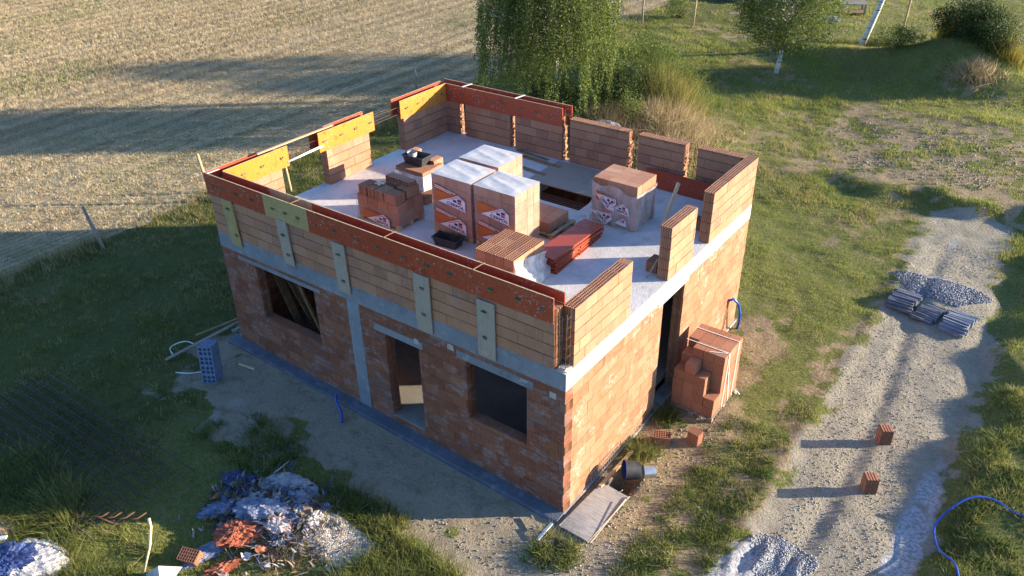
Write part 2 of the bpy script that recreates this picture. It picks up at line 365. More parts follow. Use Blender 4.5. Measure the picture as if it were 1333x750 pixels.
def ground_mat():
    m, nt, b = newmat('ground_cover'); t = NT(nt); P = t.obj()
    a = t.n('ShaderNodeAttribute'); a.attribute_name = 'mask'; r_, g_, b_ = t.n('ShaderNodeSeparateColor').outputs if False else (None, None, None)
    sp = t.n('ShaderNodeSeparateColor'); t.L.new(a.outputs['Color'], sp.inputs[0]); stub, sand, grav = sp.outputs
    a2 = t.n('ShaderNodeAttribute'); a2.attribute_name = 'mask2'; sp2 = t.n('ShaderNodeSeparateColor'); t.L.new(a2.outputs['Color'], sp2.inputs[0]); chalk, dry, dark_soil = sp2.outputs
    nb = t.noise(P, .6, 6, .6); nm = t.noise(P, 3.2, 6, .62); nf = t.noise(P, 14, 6, .65); nx = t.noise(P, 60, 4, .65)
    vor = t.n('ShaderNodeTexVoronoi'); t.L.new(P, vor.inputs[0]); vor.inputs['Scale'].default_value = 26; vd = vor.outputs['Distance']; vc = vor.outputs['Color']
    dz = t.math('SUBTRACT', t.math('ADD', t.math('MULTIPLY', nf, .5), t.math('MULTIPLY', nm, .5)), .5)
    X0 = t.xyz(P)[0]
    def edge(s, w=.9): return t.rng(t.math('ADD', s, t.math('MULTIPLY', dz, w)), .38, .62)
    soil = t.mix(t.rng(nf, .35, .65), (.10, .125, .032), (.19, .19, .06)); soil = t.mix(t.rng(nm, .5, .75), soil, (.20, .175, .085)); soil = t.mix(t.math('MULTIPLY', t.rng(X0, -9.6, -7.6, .55, 0), 1), soil, (.05, .055, .02))  # soil left of the house darkened: building's shade put into the colour
    csand = t.mix(t.rng(nb, .3, .7), (.36, .30, .215), (.30, .25, .18)); csand = t.mix(t.rng(nf, .45, .7, 0, .6), csand, (.22, .175, .12)); csand = t.mix(t.rng(nx, .5, .75, 0, .5), csand, (.45, .39, .30)); csand = t.mix(t.rng(nm, .5, .68, 0, .6), csand, (.19, .15, .10)); csand = t.mix(t.rng(nb, .55, .66, 0, .5), csand, (.40, .38, .35))
    cgr = t.mix(t.rng(nm, .35, .7), (.32, .29, .225), (.22, .20, .155)); cgr = t.mix(t.rng(vd, .1, .5, .0, .55), t.mix(.5, cgr, (.48, .42, .32)), cgr)
    cgr = t.mix(t.rng(nx, .45, .7, 0, .7), cgr, (.15, .13, .105)); cgr = t.mix(t.rng(nb, .55, .75, 0, .4), cgr, (.42, .37, .275))
    cch = t.mix(t.rng(nf, .4, .62), (.50, .50, .51), (.28, .285, .30)); cch = t.mix(t.rng(nx, .5, .8, 0, .6), cch, (.24, .24, .26))
    cdry = t.mix(t.rng(nf, .35, .65), (.37, .28, .165), (.25, .185, .11)); cdry = t.mix(t.rng(nm, .52, .7, 0, .8), cdry, (.155, .135, .06)); cdry = t.mix(t.rng(nx, .5, .75, 0, .5), cdry, (.50, .42, .28))
    X, Y, Z = t.xyz(P)
    row = t.math('SINE', t.math('MULTIPLY', t.math('ADD', X, t.math('MULTIPLY', nm, .05)), 2*math.pi/.26))
    rw2 = t.math('ADD', t.math('MULTIPLY', t.noise(P, 1.1, 3, .5, (1, .06, 1)), .7), t.math('MULTIPLY', t.math('ADD', t.math('SINE', t.math('MULTIPLY', X, 2*math.pi/1.25)), 1), .10)); cst = t.mix(t.rng(row, -.6, .8, 0, .6), (.46, .36, .21), (.27, .20, .11)); cst = t.mix(t.rng(rw2, .45, .58, 0, .8), cst, (.19, .15, .08)); cst = t.mix(t.rng(nf, .4, .7, 0, .5), cst, (.46, .38, .25)); cst = t.mix(t.rng(nb, .52, .7, 0, .5), cst, (.20, .21, .085))
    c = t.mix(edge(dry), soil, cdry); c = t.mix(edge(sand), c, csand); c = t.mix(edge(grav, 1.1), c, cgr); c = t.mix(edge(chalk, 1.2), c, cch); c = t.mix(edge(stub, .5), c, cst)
    c = t.mix(t.math('MULTIPLY', dark_soil, .6), c, (.11, .09, .07))
    t.put(b.inputs['Base Color'], c); b.inputs['Roughness'].default_value = .95; b.inputs['Specular IOR Level'].default_value = .1
    t.bump(t.math('ADD', t.math('ADD', nf, t.math('MULTIPLY', nx, .35)), t.math('MULTIPLY', nm, .5)), .07, b, .9)
    return m

# ------------------------------------------------------------------ ground
def axis(lo, hi, a, b, d, D):
    c = list(np.arange(a, b, d)); s = d; x = a
    left = []
    while x > lo: s = min(s*1.12, D); x -= s; left.append(x)
    s = d; x = b; right = []
    while x < hi: s = min(s*1.12, D); x += s; right.append(x)
    return np.array(left[::-1]+c+right)
gx = axis(-500, 500, -13, 8.5, .085, 60); gy = axis(-500, 900, -8, 21, .095, 80)
# keep the far part reasonably fine in the visible wedge
gx = np.unique(np.r_[gx, np.arange(-60, -13, .5)]); gy = np.unique(np.r_[gy, np.arange(21, 56, .3)])
GX, GY = np.meshgrid(gx, gy, indexing='ij'); X, Y = GX.ravel(), GY.ravel()
Z = H(X, Y); nx_, ny_ = len(gx), len(gy)
ii, jj = np.meshgrid(np.arange(nx_-1), np.arange(ny_-1), indexing='ij'); q = (ii*ny_+jj).ravel()
me = npmesh('ground', np.c_[X, Y, Z], np.c_[q, q+ny_, q+ny_+1, q+1], None, True)
ms = masks(X, Y)
dark_soil = np.clip(gauss(X, Y, .42, 1.35, .5, .6)+gauss(X, Y, .36, -.73, .16, .16)*1.5+.5*gauss(X, Y, 0.1, 4.2, .5, 1), 0, 1)  # darker soil in the pit, the little hole and before the doorway
for nm_, tri in (('mask', ms[:3]), ('mask2', [ms[3], ms[4], dark_soil])):
    a = me.attributes.new(nm_, 'FLOAT_COLOR', 'POINT'); a.data.foreach_set('color', np.c_[np.stack(tri, 1), np.ones(len(X))].astype(np.float32).ravel())
tag(link('ground', me, ground_mat()), kind='structure')

# ------------------------------------------------------------------ blades
def in_view(x, y, z, mg=130, side=1.):
    u, v, d = project(np.c_[x, y, z]); return (d > 1) & (u > -mg) & (u < 1333+mg) & (v > -60) & (v < 750+mg)
def blades(cx, cy, n, spread, hgt, wid, cols, lean=.35, seed=1, cvar=.18, z0=None):
    """n blades round each centre; arrays cx, cy, hgt, cols per centre"""
    r = np.random.default_rng(seed); N = len(cx)*n
    rep = lambda a: np.repeat(a, n, axis=0)
    x = rep(cx)+r.normal(0, 1, N)*rep(np.broadcast_to(spread, cx.shape)); y = rep(cy)+r.normal(0, 1, N)*rep(np.broadcast_to(spread, cx.shape))
    z = (H(x, y) if z0 is None else rep(z0))-.015
    h = rep(np.broadcast_to(hgt, cx.shape))*r.uniform(.55, 1.15, N); w = rep(np.broadcast_to(wid, cx.shape))*r.uniform(.6, 1.2, N)
    a = r.uniform(0, 2*np.pi, N); la = r.uniform(0, 2*np.pi, N); ll = np.abs(r.normal(0, lean, N))*h
    dx, dy = np.cos(a)*w/2, np.sin(a)*w/2
    tx, ty = x+np.cos(la)*ll, y+np.sin(la)*ll
    V = np.stack([np.c_[x-dx, y-dy, z], np.c_[x+dx, y+dy, z], np.c_[tx, ty, z+h]], 1).reshape(-1, 3)
    C = rep(cols)*r.uniform(1-cvar, 1+cvar, (N, 1)); C = np.repeat(C, 3, 0)
    return V, C
def blade_obj(name, parts, mat, **k):
    V = np.concatenate([p[0] for p in parts]); C = np.concatenate([p[1] for p in parts])
    me = npmesh(name, V, np.arange(len(V)).reshape(-1, 3), np.clip(C, 0, 1))
    return tag(link(name, me, mat), **k)
def pal(t, *cs):
    t = np.clip(np.asarray(t), 0, .999)*(len(cs)-1); i = t.astype(int); f = (t-i)[:, None]; cs = np.array(cs); return cs[i]*(1-f)+cs[i+1]*f
HOUSE = lambda x, y, g=.12: (x > -9.85-g) & (x < g) & (y > -.3-g) & (y < 8.5+g)
def scatter(x0, x1, y0, y1, dens, seed):
    r = np.random.default_rng(seed); n = int((x1-x0)*(y1-y0)*dens); x = r.uniform(x0, x1, n); y = r.uniform(y0, y1, n)
    k = in_view(x, y, np.zeros(n)); return x[k], y[k], r
parts = []
def grass_zone(x0, x1, y0, y1, dens, n, spread, h0, wid, seed, light_mul=1.):
    x, y, r = scatter(x0, x1, y0, y1, dens, seed)
    stub, sand, gr, ch, dry = masks(x, y)
    cl = fbm(x*1.1, y*1.1, 77); big = fbm(x*.35, y*.35, 99)
    e_ = (r.uniform(0, 1, len(x))-.5)*.5; f_ = lambda m: np.clip(m*1.4-.2+e_*(m > .05)*(m < .98), 0, 1)
    cover = (1-stub)*(1-.985*f_(sand))*(1-.985*f_(gr))*(1-.97*ch)*(1-.86*dry)
    cover = cover*ss(.12, .36, cl+.14)
    k = (r.uniform(0, 1, len(x)) < cover) & ~HOUSE(x, y)
    k &= ~((x > -.1) & (x < .95) & (y > -.4) & (y < 1.8))
    x, y, cl, big, dry, stub = x[k], y[k], cl[k], big[k], dry[k], stub[k]
    hh = h0*(.6+.9*ss(.3, .65, cl))*(1-.5*dry)
    hh = hh*np.where(y > 37, .4, 1)
    t = r.uniform(0, 1, len(x))*.45+.55*ss(.33, .62, big+.35*(cl-.47))
    c = pal(t, (.10, .135, .022), (.165, .21, .034), (.24, .27, .05), (.33, .32, .095))
    strawy = r.uniform(0, 1, len(x)) < (.16+.6*dry+.35*ss(-17.2, -18.2, x)+.25*(y > 37)+.35*ss(.5, .62, fbm(x*.6, y*.6, 141))*(y < 37))
    c = c*light_mul
    c = np.where(strawy[:, None], pal(r.uniform(0, 1, len(x)), (.30, .24, .11), (.42, .34, .18)), c)
    hh = hh*(1+1.2*ss(-16.9, -17.7, x)*(x > -18.6))
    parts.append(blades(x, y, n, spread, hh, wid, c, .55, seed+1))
grass_zone(-18.9, -8, -9, 16, 90, 6, .06, .12, .014, 11, .62)  # left of the house, blades darkened to carry the building's shade
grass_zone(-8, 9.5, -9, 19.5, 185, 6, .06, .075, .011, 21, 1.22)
grass_zone(-19, 10, 16, 38, 75, 6, .09, .12, .019, 31, 1.22)
grass_zone(-30, 9, 38, 62, 30, 6, .15, .2, .04, 41, 1.22)
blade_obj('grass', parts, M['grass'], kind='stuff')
# dry straw lying about
x, y, r = scatter(-12, 6, 5, 28, 60, 51); stub, sand, gr, ch, dry = masks(x, y); k = (r.uniform(0, 1, len(x)) < dry*.8) & ~HOUSE(x, y); x, y = x[k], y[k]
p1 = blades(x, y, 4, .12, .05+0*x, .014, pal(r.uniform(0, 1, len(x)), (.34, .26, .13), (.52, .42, .26)), 4.5, 52)
x, y, r = scatter(0, 3.5, -2.5, 10, 120, 53); stub, sand, gr, ch, dry = masks(x, y); k = (r.uniform(0, 1, len(x)) < dry*.55+.1*(gr < .3)) & ~((x < .95) & (y < 1.8)); x, y = x[k], y[k]
p2 = blades(x, y, 4, .08, .03+0*x, .009, pal(r.uniform(0, 1, len(x)), (.30, .22, .11), (.50, .40, .25)), 4., 54)
blade_obj('dry_grass', [p1, p2], M['straw'], kind='stuff')
# stubble rows
rr = np.random.default_rng(61); ns = 420000; x = rr.uniform(-72, -18, ns); y = rr.uniform(-6, 52, ns)
row = np.round((x+.35*np.sin(y*.05))/.26)*.26; x = row-.35*np.sin(y*.05)+rr.normal(0, .035, ns)
k = in_view(x, y, 0*x, 60); x, y = x[k], y[k]
tr = np.minimum(np.abs(((x+18.5+.3*np.sin(y*.11)) % 9.0)-3.2), np.abs(((x+18.5+.3*np.sin(y*.11)) % 9.0)-5.1))
k = (masks(x, y)[0] > .5) & (rr.uniform(0, 1, len(x)) < .35+.65*ss(.15, .4, tr)) & (rr.uniform(0, 1, len(x)) < ss(.15, .45, fbm(x*.9, y*.3, 301)+.12)); x, y = x[k], y[k]
g = fbm(x*.22, y*.12, 333)
sw = ss(-.2, .9, np.sin((x+.35*np.sin(y*.05))*2*np.pi/1.25+1.5*vnoise(x*.3, y*.05, 8))); c = pal(rr.uniform(0, 1, len(x))*.5+.3*fbm(x*.5, y*.5, 5)+.25*sw, (.20, .155, .09), (.42, .335, .21), (.60, .50, .34))
gk = rr.uniform(0, 1, len(x)) < .30*ss(.5, .70, g)+.03; c = np.where(gk[:, None], pal(rr.uniform(0, 1, len(x)), (.10, .15, .035), (.22, .25, .08)), c)
blade_obj('stubble', [blades(x, y, 4, .04, .11+.05*(x < -30),   .019+.012*(x < -34), c, .6, 62)], M['straw'], kind='stuff')

# ------------------------------------------------------------------ the house
L, W, ZB, ZS, TH = 9.818, 8.47, 2.678, 3.067, .25
house = empty('unfinished_house', (-L/2, W/2, -.4), label='unfinished two storey red brick house shell with concrete slab and no roof', cat='house')
BL = .373
def lattice(mb, x0, x1, y0, y1, z0, z1, M4=None, rnd=None, alongy=False, d=.065):
    """hollow clay block: holes run along z and are open at the top"""
    rnd = random.random() if rnd is None else rnd
    mb.box(x0, x1, y0, y1, z0, z1-d, rnd, 0, M4)
    t = .014; nu, nv = (4, 7) if (x1-x0) < (y1-y0) else (7, 4)
    for k in range(nu+1):
        u = x0+(x1-x0-t)*k/nu; mb.box(u, u+t, y0, y1, z1-d, z1, rnd, 0, M4)
    for k in range(nv+1):
        v = y0+(y1-y0-t)*k/nv; mb.box(x0+.001, x1-.001, v, v+t, z1-d, z1-.0012, rnd, 0, M4)
def bwall(name, ax, a0, a1, o0, o1, z0, rows, rh, mat, opens=(), core=1, top=False, ends=(0, 0), seed=0, shift=0, jh=.010, fins=False, tint=0):
    mb = MB(); rs = random.Random(seed)
    def bx(u0, u1, w0, w1, za, zb, r, mi=0):
        if ax == 'x': mb.box(u0, u1, w0, w1, za, zb, r, mi)
        else: mb.box(w0, w1, u0, u1, za, zb, r, mi)
    for r in range(rows):
        za, zb = z0+r*rh, z0+(r+1)*rh
        cuts = sorted({za, zb, *[z for o in opens for z in o[2:] if za < z < zb]})
        off = (BL/2 if (r+shift) % 2 else 0)-BL; rc = [min(1, max(0, rs.random()*.9+tint)) for _ in range(60)]
        for ca, cb in zip(cuts, cuts[1:]):
            iv = [(a0, a1)]; mid = (ca+cb)/2
            for o in opens:
                if o[2] < mid < o[3]:
                    nv = []
                    for s, e in iv:
                        if o[1] <= s or o[0] >= e: nv.append((s, e)); continue
                        if o[0] > s: nv.append((s, o[0]))
                        if o[1] < e: nv.append((o[1], e))
                    iv = nv
            for s, e in iv:
                if e-s < .02: continue
                bx(s+.006, e-.006, o0+.006, o1-.006, ca, cb-(.085 if (top and r == rows-1) else (.012 if cb < za+rh-1e-6 or r == rows-1 else 0)), .5, 1)
                k = math.floor((s-a0-off)/BL)
                while True:
                    b0, b1 = a0+off+k*BL, a0+off+(k+1)*BL
                    u0, u1 = max(b0, s), min(b1, e); k += 1
                    if b0 >= e: break
                    if u1-u0 < .015: continue
                    j = rs.uniform(-.004, .004)
                    zz0 = ca+(jh/2 if ca == za else 0); zz1 = cb-(jh/2 if cb == zb else 0)
                    g0 = .0015 if u0 == b0 else 0; g1 = .0015 if u1 == b1 else 0
                    if top and r == rows-1:
                        if ax == 'x': lattice(mb, u0+g0, u1-g1, o0+j, o1+j, zz0, zz1, rnd=rc[k % 60])
                        else: lattice(mb, o0+j, o1+j, u0+g0, u1-g1, zz0, zz1, rnd=rc[k % 60])
                    else: bx(u0+g0, u1-g1, o0+j, o1+j, zz0, zz1, rc[k % 60])
                # toothed ends
                for side, pos in ((0, s), (1, e)):
                    if (side == 0 and (pos > a0+1e-6 or ends[0])) or (side == 1 and (pos < a1-1e-6 or ends[1])):
                        for q in range(5):
                            w = o0+.02+q*(o1-o0-.04)/5; d = -1 if side == 0 else 1
                            p0, p1 = sorted((pos+d*.014, pos-d*.002)); bx(p0, p1, w+.006, w+.03, ca+.006, cb-.006, .35)
    return mb.build(name, [mat, M['mortar_dark'] if core == 2 else M['mortar']], house)
# openings (front): a0,a1,z0,z1
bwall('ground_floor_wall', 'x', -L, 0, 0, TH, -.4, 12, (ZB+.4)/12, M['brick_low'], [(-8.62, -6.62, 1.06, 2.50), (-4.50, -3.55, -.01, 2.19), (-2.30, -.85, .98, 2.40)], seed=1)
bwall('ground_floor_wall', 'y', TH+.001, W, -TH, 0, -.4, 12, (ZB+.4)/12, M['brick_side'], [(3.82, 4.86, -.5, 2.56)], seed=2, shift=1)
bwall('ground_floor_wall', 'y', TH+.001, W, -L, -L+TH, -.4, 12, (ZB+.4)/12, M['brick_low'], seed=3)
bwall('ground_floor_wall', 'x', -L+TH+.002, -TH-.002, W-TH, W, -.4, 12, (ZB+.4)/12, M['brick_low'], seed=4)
# fins of hollow block ends at the near corner, alternate courses
for r in range(0, 12, 2):
    mb = MB(); za = -.4+r*(ZB+.4)/12
    mb.box(.0, .006, .0, TH, za+.01, za+.03, .6); mb.box(.0, .006, .0, TH, za+.215, za+.24, .6)
    for q in range(7): mb.box(0, .022, .004+q*.0385, .016+q*.0385, za+.02, za+.23, .7)
    mb.build('hollow_block_end', M['brick_side'], house)
mb = MB()
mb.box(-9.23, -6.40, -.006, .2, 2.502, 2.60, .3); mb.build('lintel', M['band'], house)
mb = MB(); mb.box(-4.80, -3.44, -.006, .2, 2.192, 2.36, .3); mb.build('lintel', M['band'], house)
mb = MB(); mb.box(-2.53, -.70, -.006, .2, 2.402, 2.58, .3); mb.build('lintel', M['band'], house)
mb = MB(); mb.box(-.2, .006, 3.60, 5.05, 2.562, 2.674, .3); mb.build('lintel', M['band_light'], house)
mb = MB(); mb.box(-5.56, -5.20, -.007, .2, -.2, ZB-.002, .3); mb.build('column', M['band'], house)
# mortar pads on the lintel ends
for x, z in ((-.98, 2.50), (-.33, 2.42), (-2.75, 2.52), (-3.65, 2.3)): mb = MB(); mb.box(x, x+random.uniform(.12, .2), -.012, 0, z, z+random.uniform(.07, .15), .5, jit=.008); mb.build('mortar_patch', M['band_light'], house)
# sills of broken mortar
for a, b_, z in ((-8.62, -6.62, 1.06), (-2.3, -.85, .98)): mb = MB(); mb.box(a+.002, b_-.002, .02, TH-.02, z-.002, z+.012, .5); mb.build('window_sill', M['brick_low'], house)
# slab with the stair opening
HX0, HX1, HY0, HY1 = -5.2, -3.34, 5.76, 7.95
mb = MB(); e = .0
mb.box(-L, 0, 0, HY0, ZB, ZS); mb.box(-L, 0, HY1, W, ZB, ZS); mb.box(-L, HX0, HY0, HY1, ZB, ZS); mb.box(HX1, 0, HY0, HY1, ZB, ZS)
mb.build('floor_slab', M['slab'], house)
mb = MB(); mb.box(-L-.004, .0, -.008, .004, ZB+.004, ZS-.004); mb.box(-L-.008, -L+.004, 0, W, ZB+.004, ZS-.004); mb.build('ring_beam', M['band'], house)  # front and left faces: shade put into the darker bluish concrete colour
mb = MB(); mb.box(-.004, .009, .0, W, ZB+.004, ZS-.003); mb.build('ring_beam', M['band_light'], house)  # same concrete, painted paler for the sunlit side
# thin brick shuttering line under the band
mb = MB(); mb.box(-L+TH, -TH, TH, W-TH, -.12, 0); mb.build('ground_floor_slab', M['floor'], house)
mb = MB(); mb.box(-4.498, -3.552, .0, TH-.002, -.02, .004, .5); mb.build('threshold', M['floor'], house)
mb = MB(); mb.box(-TH+.002, 0, 3.822, 4.858, -.42, -.30, .5); mb.build('threshold', M['floor'], house)
# ledge in front, its top falls from 0 to -.34
mb = MB()
def prism(pts, x0, x1, dz):
    n = len(pts); vs = [(x0, p[0], p[1]) for p in pts]+[(x1, p[0], p[1]+dz) for p in pts]
    mb.add(vs, [tuple(range(n)), tuple(range(2*n-1, n-1, -1))]+[(i, n+i, n+(i+1) % n, (i+1) % n) for i in range(n)], .5)
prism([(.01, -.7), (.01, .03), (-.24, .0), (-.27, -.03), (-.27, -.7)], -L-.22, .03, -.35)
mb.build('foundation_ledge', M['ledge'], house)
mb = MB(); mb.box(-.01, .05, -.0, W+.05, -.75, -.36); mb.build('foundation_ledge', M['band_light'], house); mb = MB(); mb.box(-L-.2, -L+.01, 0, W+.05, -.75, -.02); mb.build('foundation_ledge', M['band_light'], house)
# parapet walls
RH = .25
P5 = 5
def para(ax, a0, a1, o0, o1, seed, rows=P5, top=True, ends=(1, 1), tint=0.): return bwall('parapet_wall', ax, a0, a1, o0, o1, ZS+.001, rows, RH, M['brick_up'], seed=seed, core=2, top=top, ends=ends, jh=.017, tint=tint)
para('y', .26, 2.29, -TH, 0, 31, tint=.15); para('y', 3.92, 5.10, -TH, 0, 32, tint=.1); para('y', 5.95, W-.002, -TH, 0, 33, ends=(1, 0))
para('x', -L, -.25, 0, TH, 34, ends=(0, 1), top=False, tint=-.05)
Yb = W-TH
for i, (a, b_) in enumerate(((-L, -9.12), (-8.85, -7.22), (-7.04, -5.44), (-5.19, -3.40), (-3.09, -1.80), (-1.44, -TH-.002))):
    para('x', a, b_, Yb, W, 40+i, ends=(i > 0, i < 5), top=i > 2, tint=-.15)
para('y', TH+.002, 1.92, -L, -L+TH, 50, ends=(0, 1), top=False, tint=.15); para('y', 3.40, 4.94, -L, -L+TH, 51, top=False, tint=.15); para('y', 6.34, Yb-.002, -L, -L+TH, 52, ends=(1, 0), top=False)
# formwork panels: 27 mm boards either side of the ring beam
Z0, Z1 = 4.05, 4.565
def panel(name, x0, x1, y0, y1, mat, z0=Z0, z1=Z1, lab=None):
    mb = MB(); mb.box(x0, x1, y0, y1, z0, z1, .5, 0)
    mb.box(x0+.001, x1-.001, y0+.001, y1-.001, z1, z1+.002, .5, 1)
    o = mb.build(name, [mat, M['ply_edge']], house)
    if lab: o['label'] = lab
    return o
T = .027
for a, b_, mt, lb in ((-L-.02, -7.80, 'ply_red', None), (-7.797, -6.40, 'ply_yellow', 'yellow unpainted formwork board'), (-6.397, -4.30, 'ply_red', None), (-4.297, -2.28, 'ply_red', None), (-2.277, -.26, 'ply_red', None)):
    panel('formwork_panel', a, b_, -T-.004, -.004, M[mt], lab=lb)
for a, b_, mt in ((-L+TH+T+.01, -7.9, 'ply_red'), (-7.897, -6.55, 'ply_pale'), (-6.547, -4.5, 'ply_red'), (-4.497, -2.4, 'ply_red'), (-2.397, -.22, 'ply_red')):
    panel('formwork_panel', a, b_, TH+.004, TH+.004+T, M[mt])
# left wall
for a, b_ in ((.02, 2.16), (3.16, 5.15), (6.2, W-.05)):
    panel('formwork_panel', -L+TH+.004, -L+TH+.004+T, a if a > 1 else TH+.035, min(b_, Yb-.035), M['ply_orange'], lab='sunlit orange formwork board')
    panel('formwork_panel', -L-.004-T, -L-.004, a-.05, b_-.12, M['ply_red'])
for a, b_ in ((-L+TH+.005, -7.5), (-7.497, -5.42)): panel('formwork_panel', a, b_, Yb-.004-T, Yb-.004, M['ply_red'])
for a, b_ in ((-L-.02, -7.4), (-7.397, -5.30)): panel('formwork_panel', a, b_, W+.004, W+.004+T, M['ply_red'], z1=Z1+.02)
# strips nailed over the toothed columns of the front
def strip(x0, x1, z0, z1, mat, dx=0, lab=None):
    mb = MB(); y0, y1 = -.055, -.031
    vs = [(x0+dx, y0, z0), (x1+dx, y0, z0), (x1, y0, z1), (x0, y0, z1), (x0+dx, y1, z0), (x1+dx, y1, z0), (x1, y1, z1), (x0, y1, z1)]
    mb.add(vs, [(0, 1, 2, 3), (7, 6, 5, 4), (0, 4, 5, 1), (1, 5, 6, 2), (2, 6, 7, 3), (3, 7, 4, 0)], .5)
    mb.box(x0+.02+dx*.5, x1-.02+dx*.5, -.031, -.008, z0+.03, z1-.06, .5)
    o = mb.build('formwork_strip', mat, house); tag(o, label=lab)
strip(-9.34, -8.98, 2.92, 4.06, M['ply_yellow'], .08, 'yellow formwork strip')
strip(-7.46, -7.13, 3.0, 4.07, M['ply_grey'], .07); strip(-5.73, -5.37, 2.87, 4.04, M['ply_grey'], .03)
strip(-3.48, -3.08, 2.74, 4.04, M['ply_grey']); strip(-1.93, -1.52, 2.75, 4.0, M['ply_grey'])
# wing nuts with washers
def nuts(pts, mat, nrm='y', s=-1):
    for x, y, z in pts:
        mb = MB(); a = random.uniform(-.5, .5)
        for q in (-1, 1):
            d = Vector((math.cos(a)*q, 0, .5+math.sin(a))) if nrm == 'y' else Vector((0, math.cos(a)*q, .5+math.sin(a)))
            d.normalize(); n_ = Vector((0, s, 0)) if nrm == 'y' else Vector((s, 0, 0))
            p = Vector((x, y, z))+n_*.02; mb.bar(p, p+d*.055, .02, .03, n_)
        if nrm == 'y': mb.box(x-.035, x+.035, y-.008 if s < 0 else y, y if s < 0 else y+.008, z-.03, z+.03)
        else: mb.box(x, x+.008, y-.035, y+.035, z-.03, z+.03)
        mb.build('formwork_tie_nut', mat, house)
yf = -T-.005; ys = -.056
nuts([(x, yf, 4.3) for x in (-8.75, -8.2, -5.6, -3.1, -2.55, -1.6)]+[(-9.13, ys, 3.85), (-7.27, ys, 3.72), (-1.75, ys, 3.78), (-1.75, ys, 3.2), (-1.0, yf, 4.3)], M['nut_green'])
nuts([(x, yf, 4.28) for x in (-9.6, -9.3, -7.5, -7.1, -6.7, -6.2, -5.0, -4.4, -4.1, -3.7, -.5)]+[(-9.0, ys, 3.2), (-5.55, ys, 3.78), (-5.5, ys, 3.15), (-3.26, ys, 3.75), (-3.26, ys, 3.15), (-7.2, ys, 3.25)], M['nut_rust'])
nuts([(-L+TH+T+.005, y, 4.3) for y in (.8, 1.35, 1.95, 3.35, 3.95, 4.45, 5.0, 6.45, 6.95, 7.5, 8.0)], M['nut_rust'], 'x', 1)
nuts([(x, Yb-T-.005, 4.3) for x in (-9.4, -8.9, -8.35, -7.75, -7.4, -6.8, -6.3, -5.7)], M['nut_rust'])
# spreaders, ring beam cage, spacer bars
for x in (-9.72, -6.9, -4.2, -2.0): mb = MB(); mb.bar((x, -.03, Z1+.004), (x+.02, TH+.05, Z1+.004), .02 if x > -9 else .04, .008); mb.build('spreader', M['white_metal'] if x < -9 else M['timber_dark'], house)
for x in (-8.9, -7.0): mb = MB(); mb.bar((x, Yb-.05, Z1+.008), (x+.1, W+.05, Z1+.03), .05, .012); mb.build('spreader', M['white_metal'], house)
def cage(ax, a0, a1, o, z0=4.18, z1=4.38, name='rebar_cage', step=.3, verts=False):
    mb = MB(); r = .007
    P = (lambda u, w, z: (u, w, z)) if ax == 'x' else (lambda u, w, z: (w, u, z))
    for w in (o-.075, o+.075):
        for z in (z0, z1): mb.tube([P(a0, w, z), P(a1, w, z)], r, 5)
    u = a0+.1
    while u < a1:
        c = [P(u, o-.08, z0-.01), P(u, o+.08, z0-.01), P(u, o+.08, z1+.01), P(u, o-.08, z1+.01)]
        for k in range(4): mb.tube([c[k], c[(k+1) % 4]], .004, 4)
        u += step
    mb.build(name, M['steel_rust'], house)
cage('x', -L+.05, -.2, TH/2); cage('y', .1, W-.1, -L+TH/2); cage('x', -L+.05, -5.2, W-TH/2)
def vcage(x, y, z0, z1):
    mb = MB()
    for sx in (-.07, .07):
        for sy in (-.07, .07): mb.tube([(x+sx, y+sy, z0), (x+sx+random.uniform(-.02, .02), y+sy, z1+random.uniform(-.1, .15))], .0075, 5)
    z = z0+.1
    while z < z1:
        c = [(x-.08, y-.08, z), (x+.08, y-.08, z), (x+.08, y+.08, z), (x-.08, y+.08, z)]
        for k in range(4): mb.tube([c[k], c[(k+1) % 4]], .0045, 4)
        z += .2
    mb.build('rebar_cage', M['steel_rust'], house)
vcage(-.125, .13, ZS, 4.35)
for x in (-8.98, -7.13, -5.31, -3.25, -1.62): vcage(x, W-TH/2, ZS, 4.4)
mb = MB(); 
for k in range(14): mb.box(-.22+random.uniform(0, .12), -.05+random.uniform(-.05, .03), random.uniform(.02, .1), random.uniform(.14, .24), ZS, ZS+random.uniform(.02, .05), jit=.02)
mb.build('mortar_patch', M['band_light'], house)
# mortar squeezed out in the column gaps
def rough(x0, x1, y0, y1, z0, z1, n, mat):
    mb = MB()
    for k in range(n):
        z = z0+(z1-z0)*k/n; w = (z1-z0)/n*random.uniform(.5, 1.0)
        mb.box(x0+random.uniform(0, .02), x1+random.uniform(-.01, .03), y0+random.uniform(0, .05), y1-random.uniform(0, .05), z, z+w, jit=.012)
    mb.build('toothed_edge', mat, house)
for x in (-9.12, -7.22, -5.44, -3.40, -1.80): rough(x, x+.035, Yb+.02, W-.02, ZS, ZS+1.0, 12, M['timber_pale'] if False else M['brick_up'])
# batten and tube bridging the gap in the left formwork
mb = MB(); mb.bar((-L+.16, 1.35, Z1+.03), (-L+.2, 3.75, Z1+.04), .07, .035); mb.build('batten', M['timber'], house)
mb = MB(); mb.tube([(-L+TH+.02, 2.1, 4.16), (-L+TH+.02, 3.3, 4.2)], .03, 8); mb.build('tube', M['white_metal'], house)
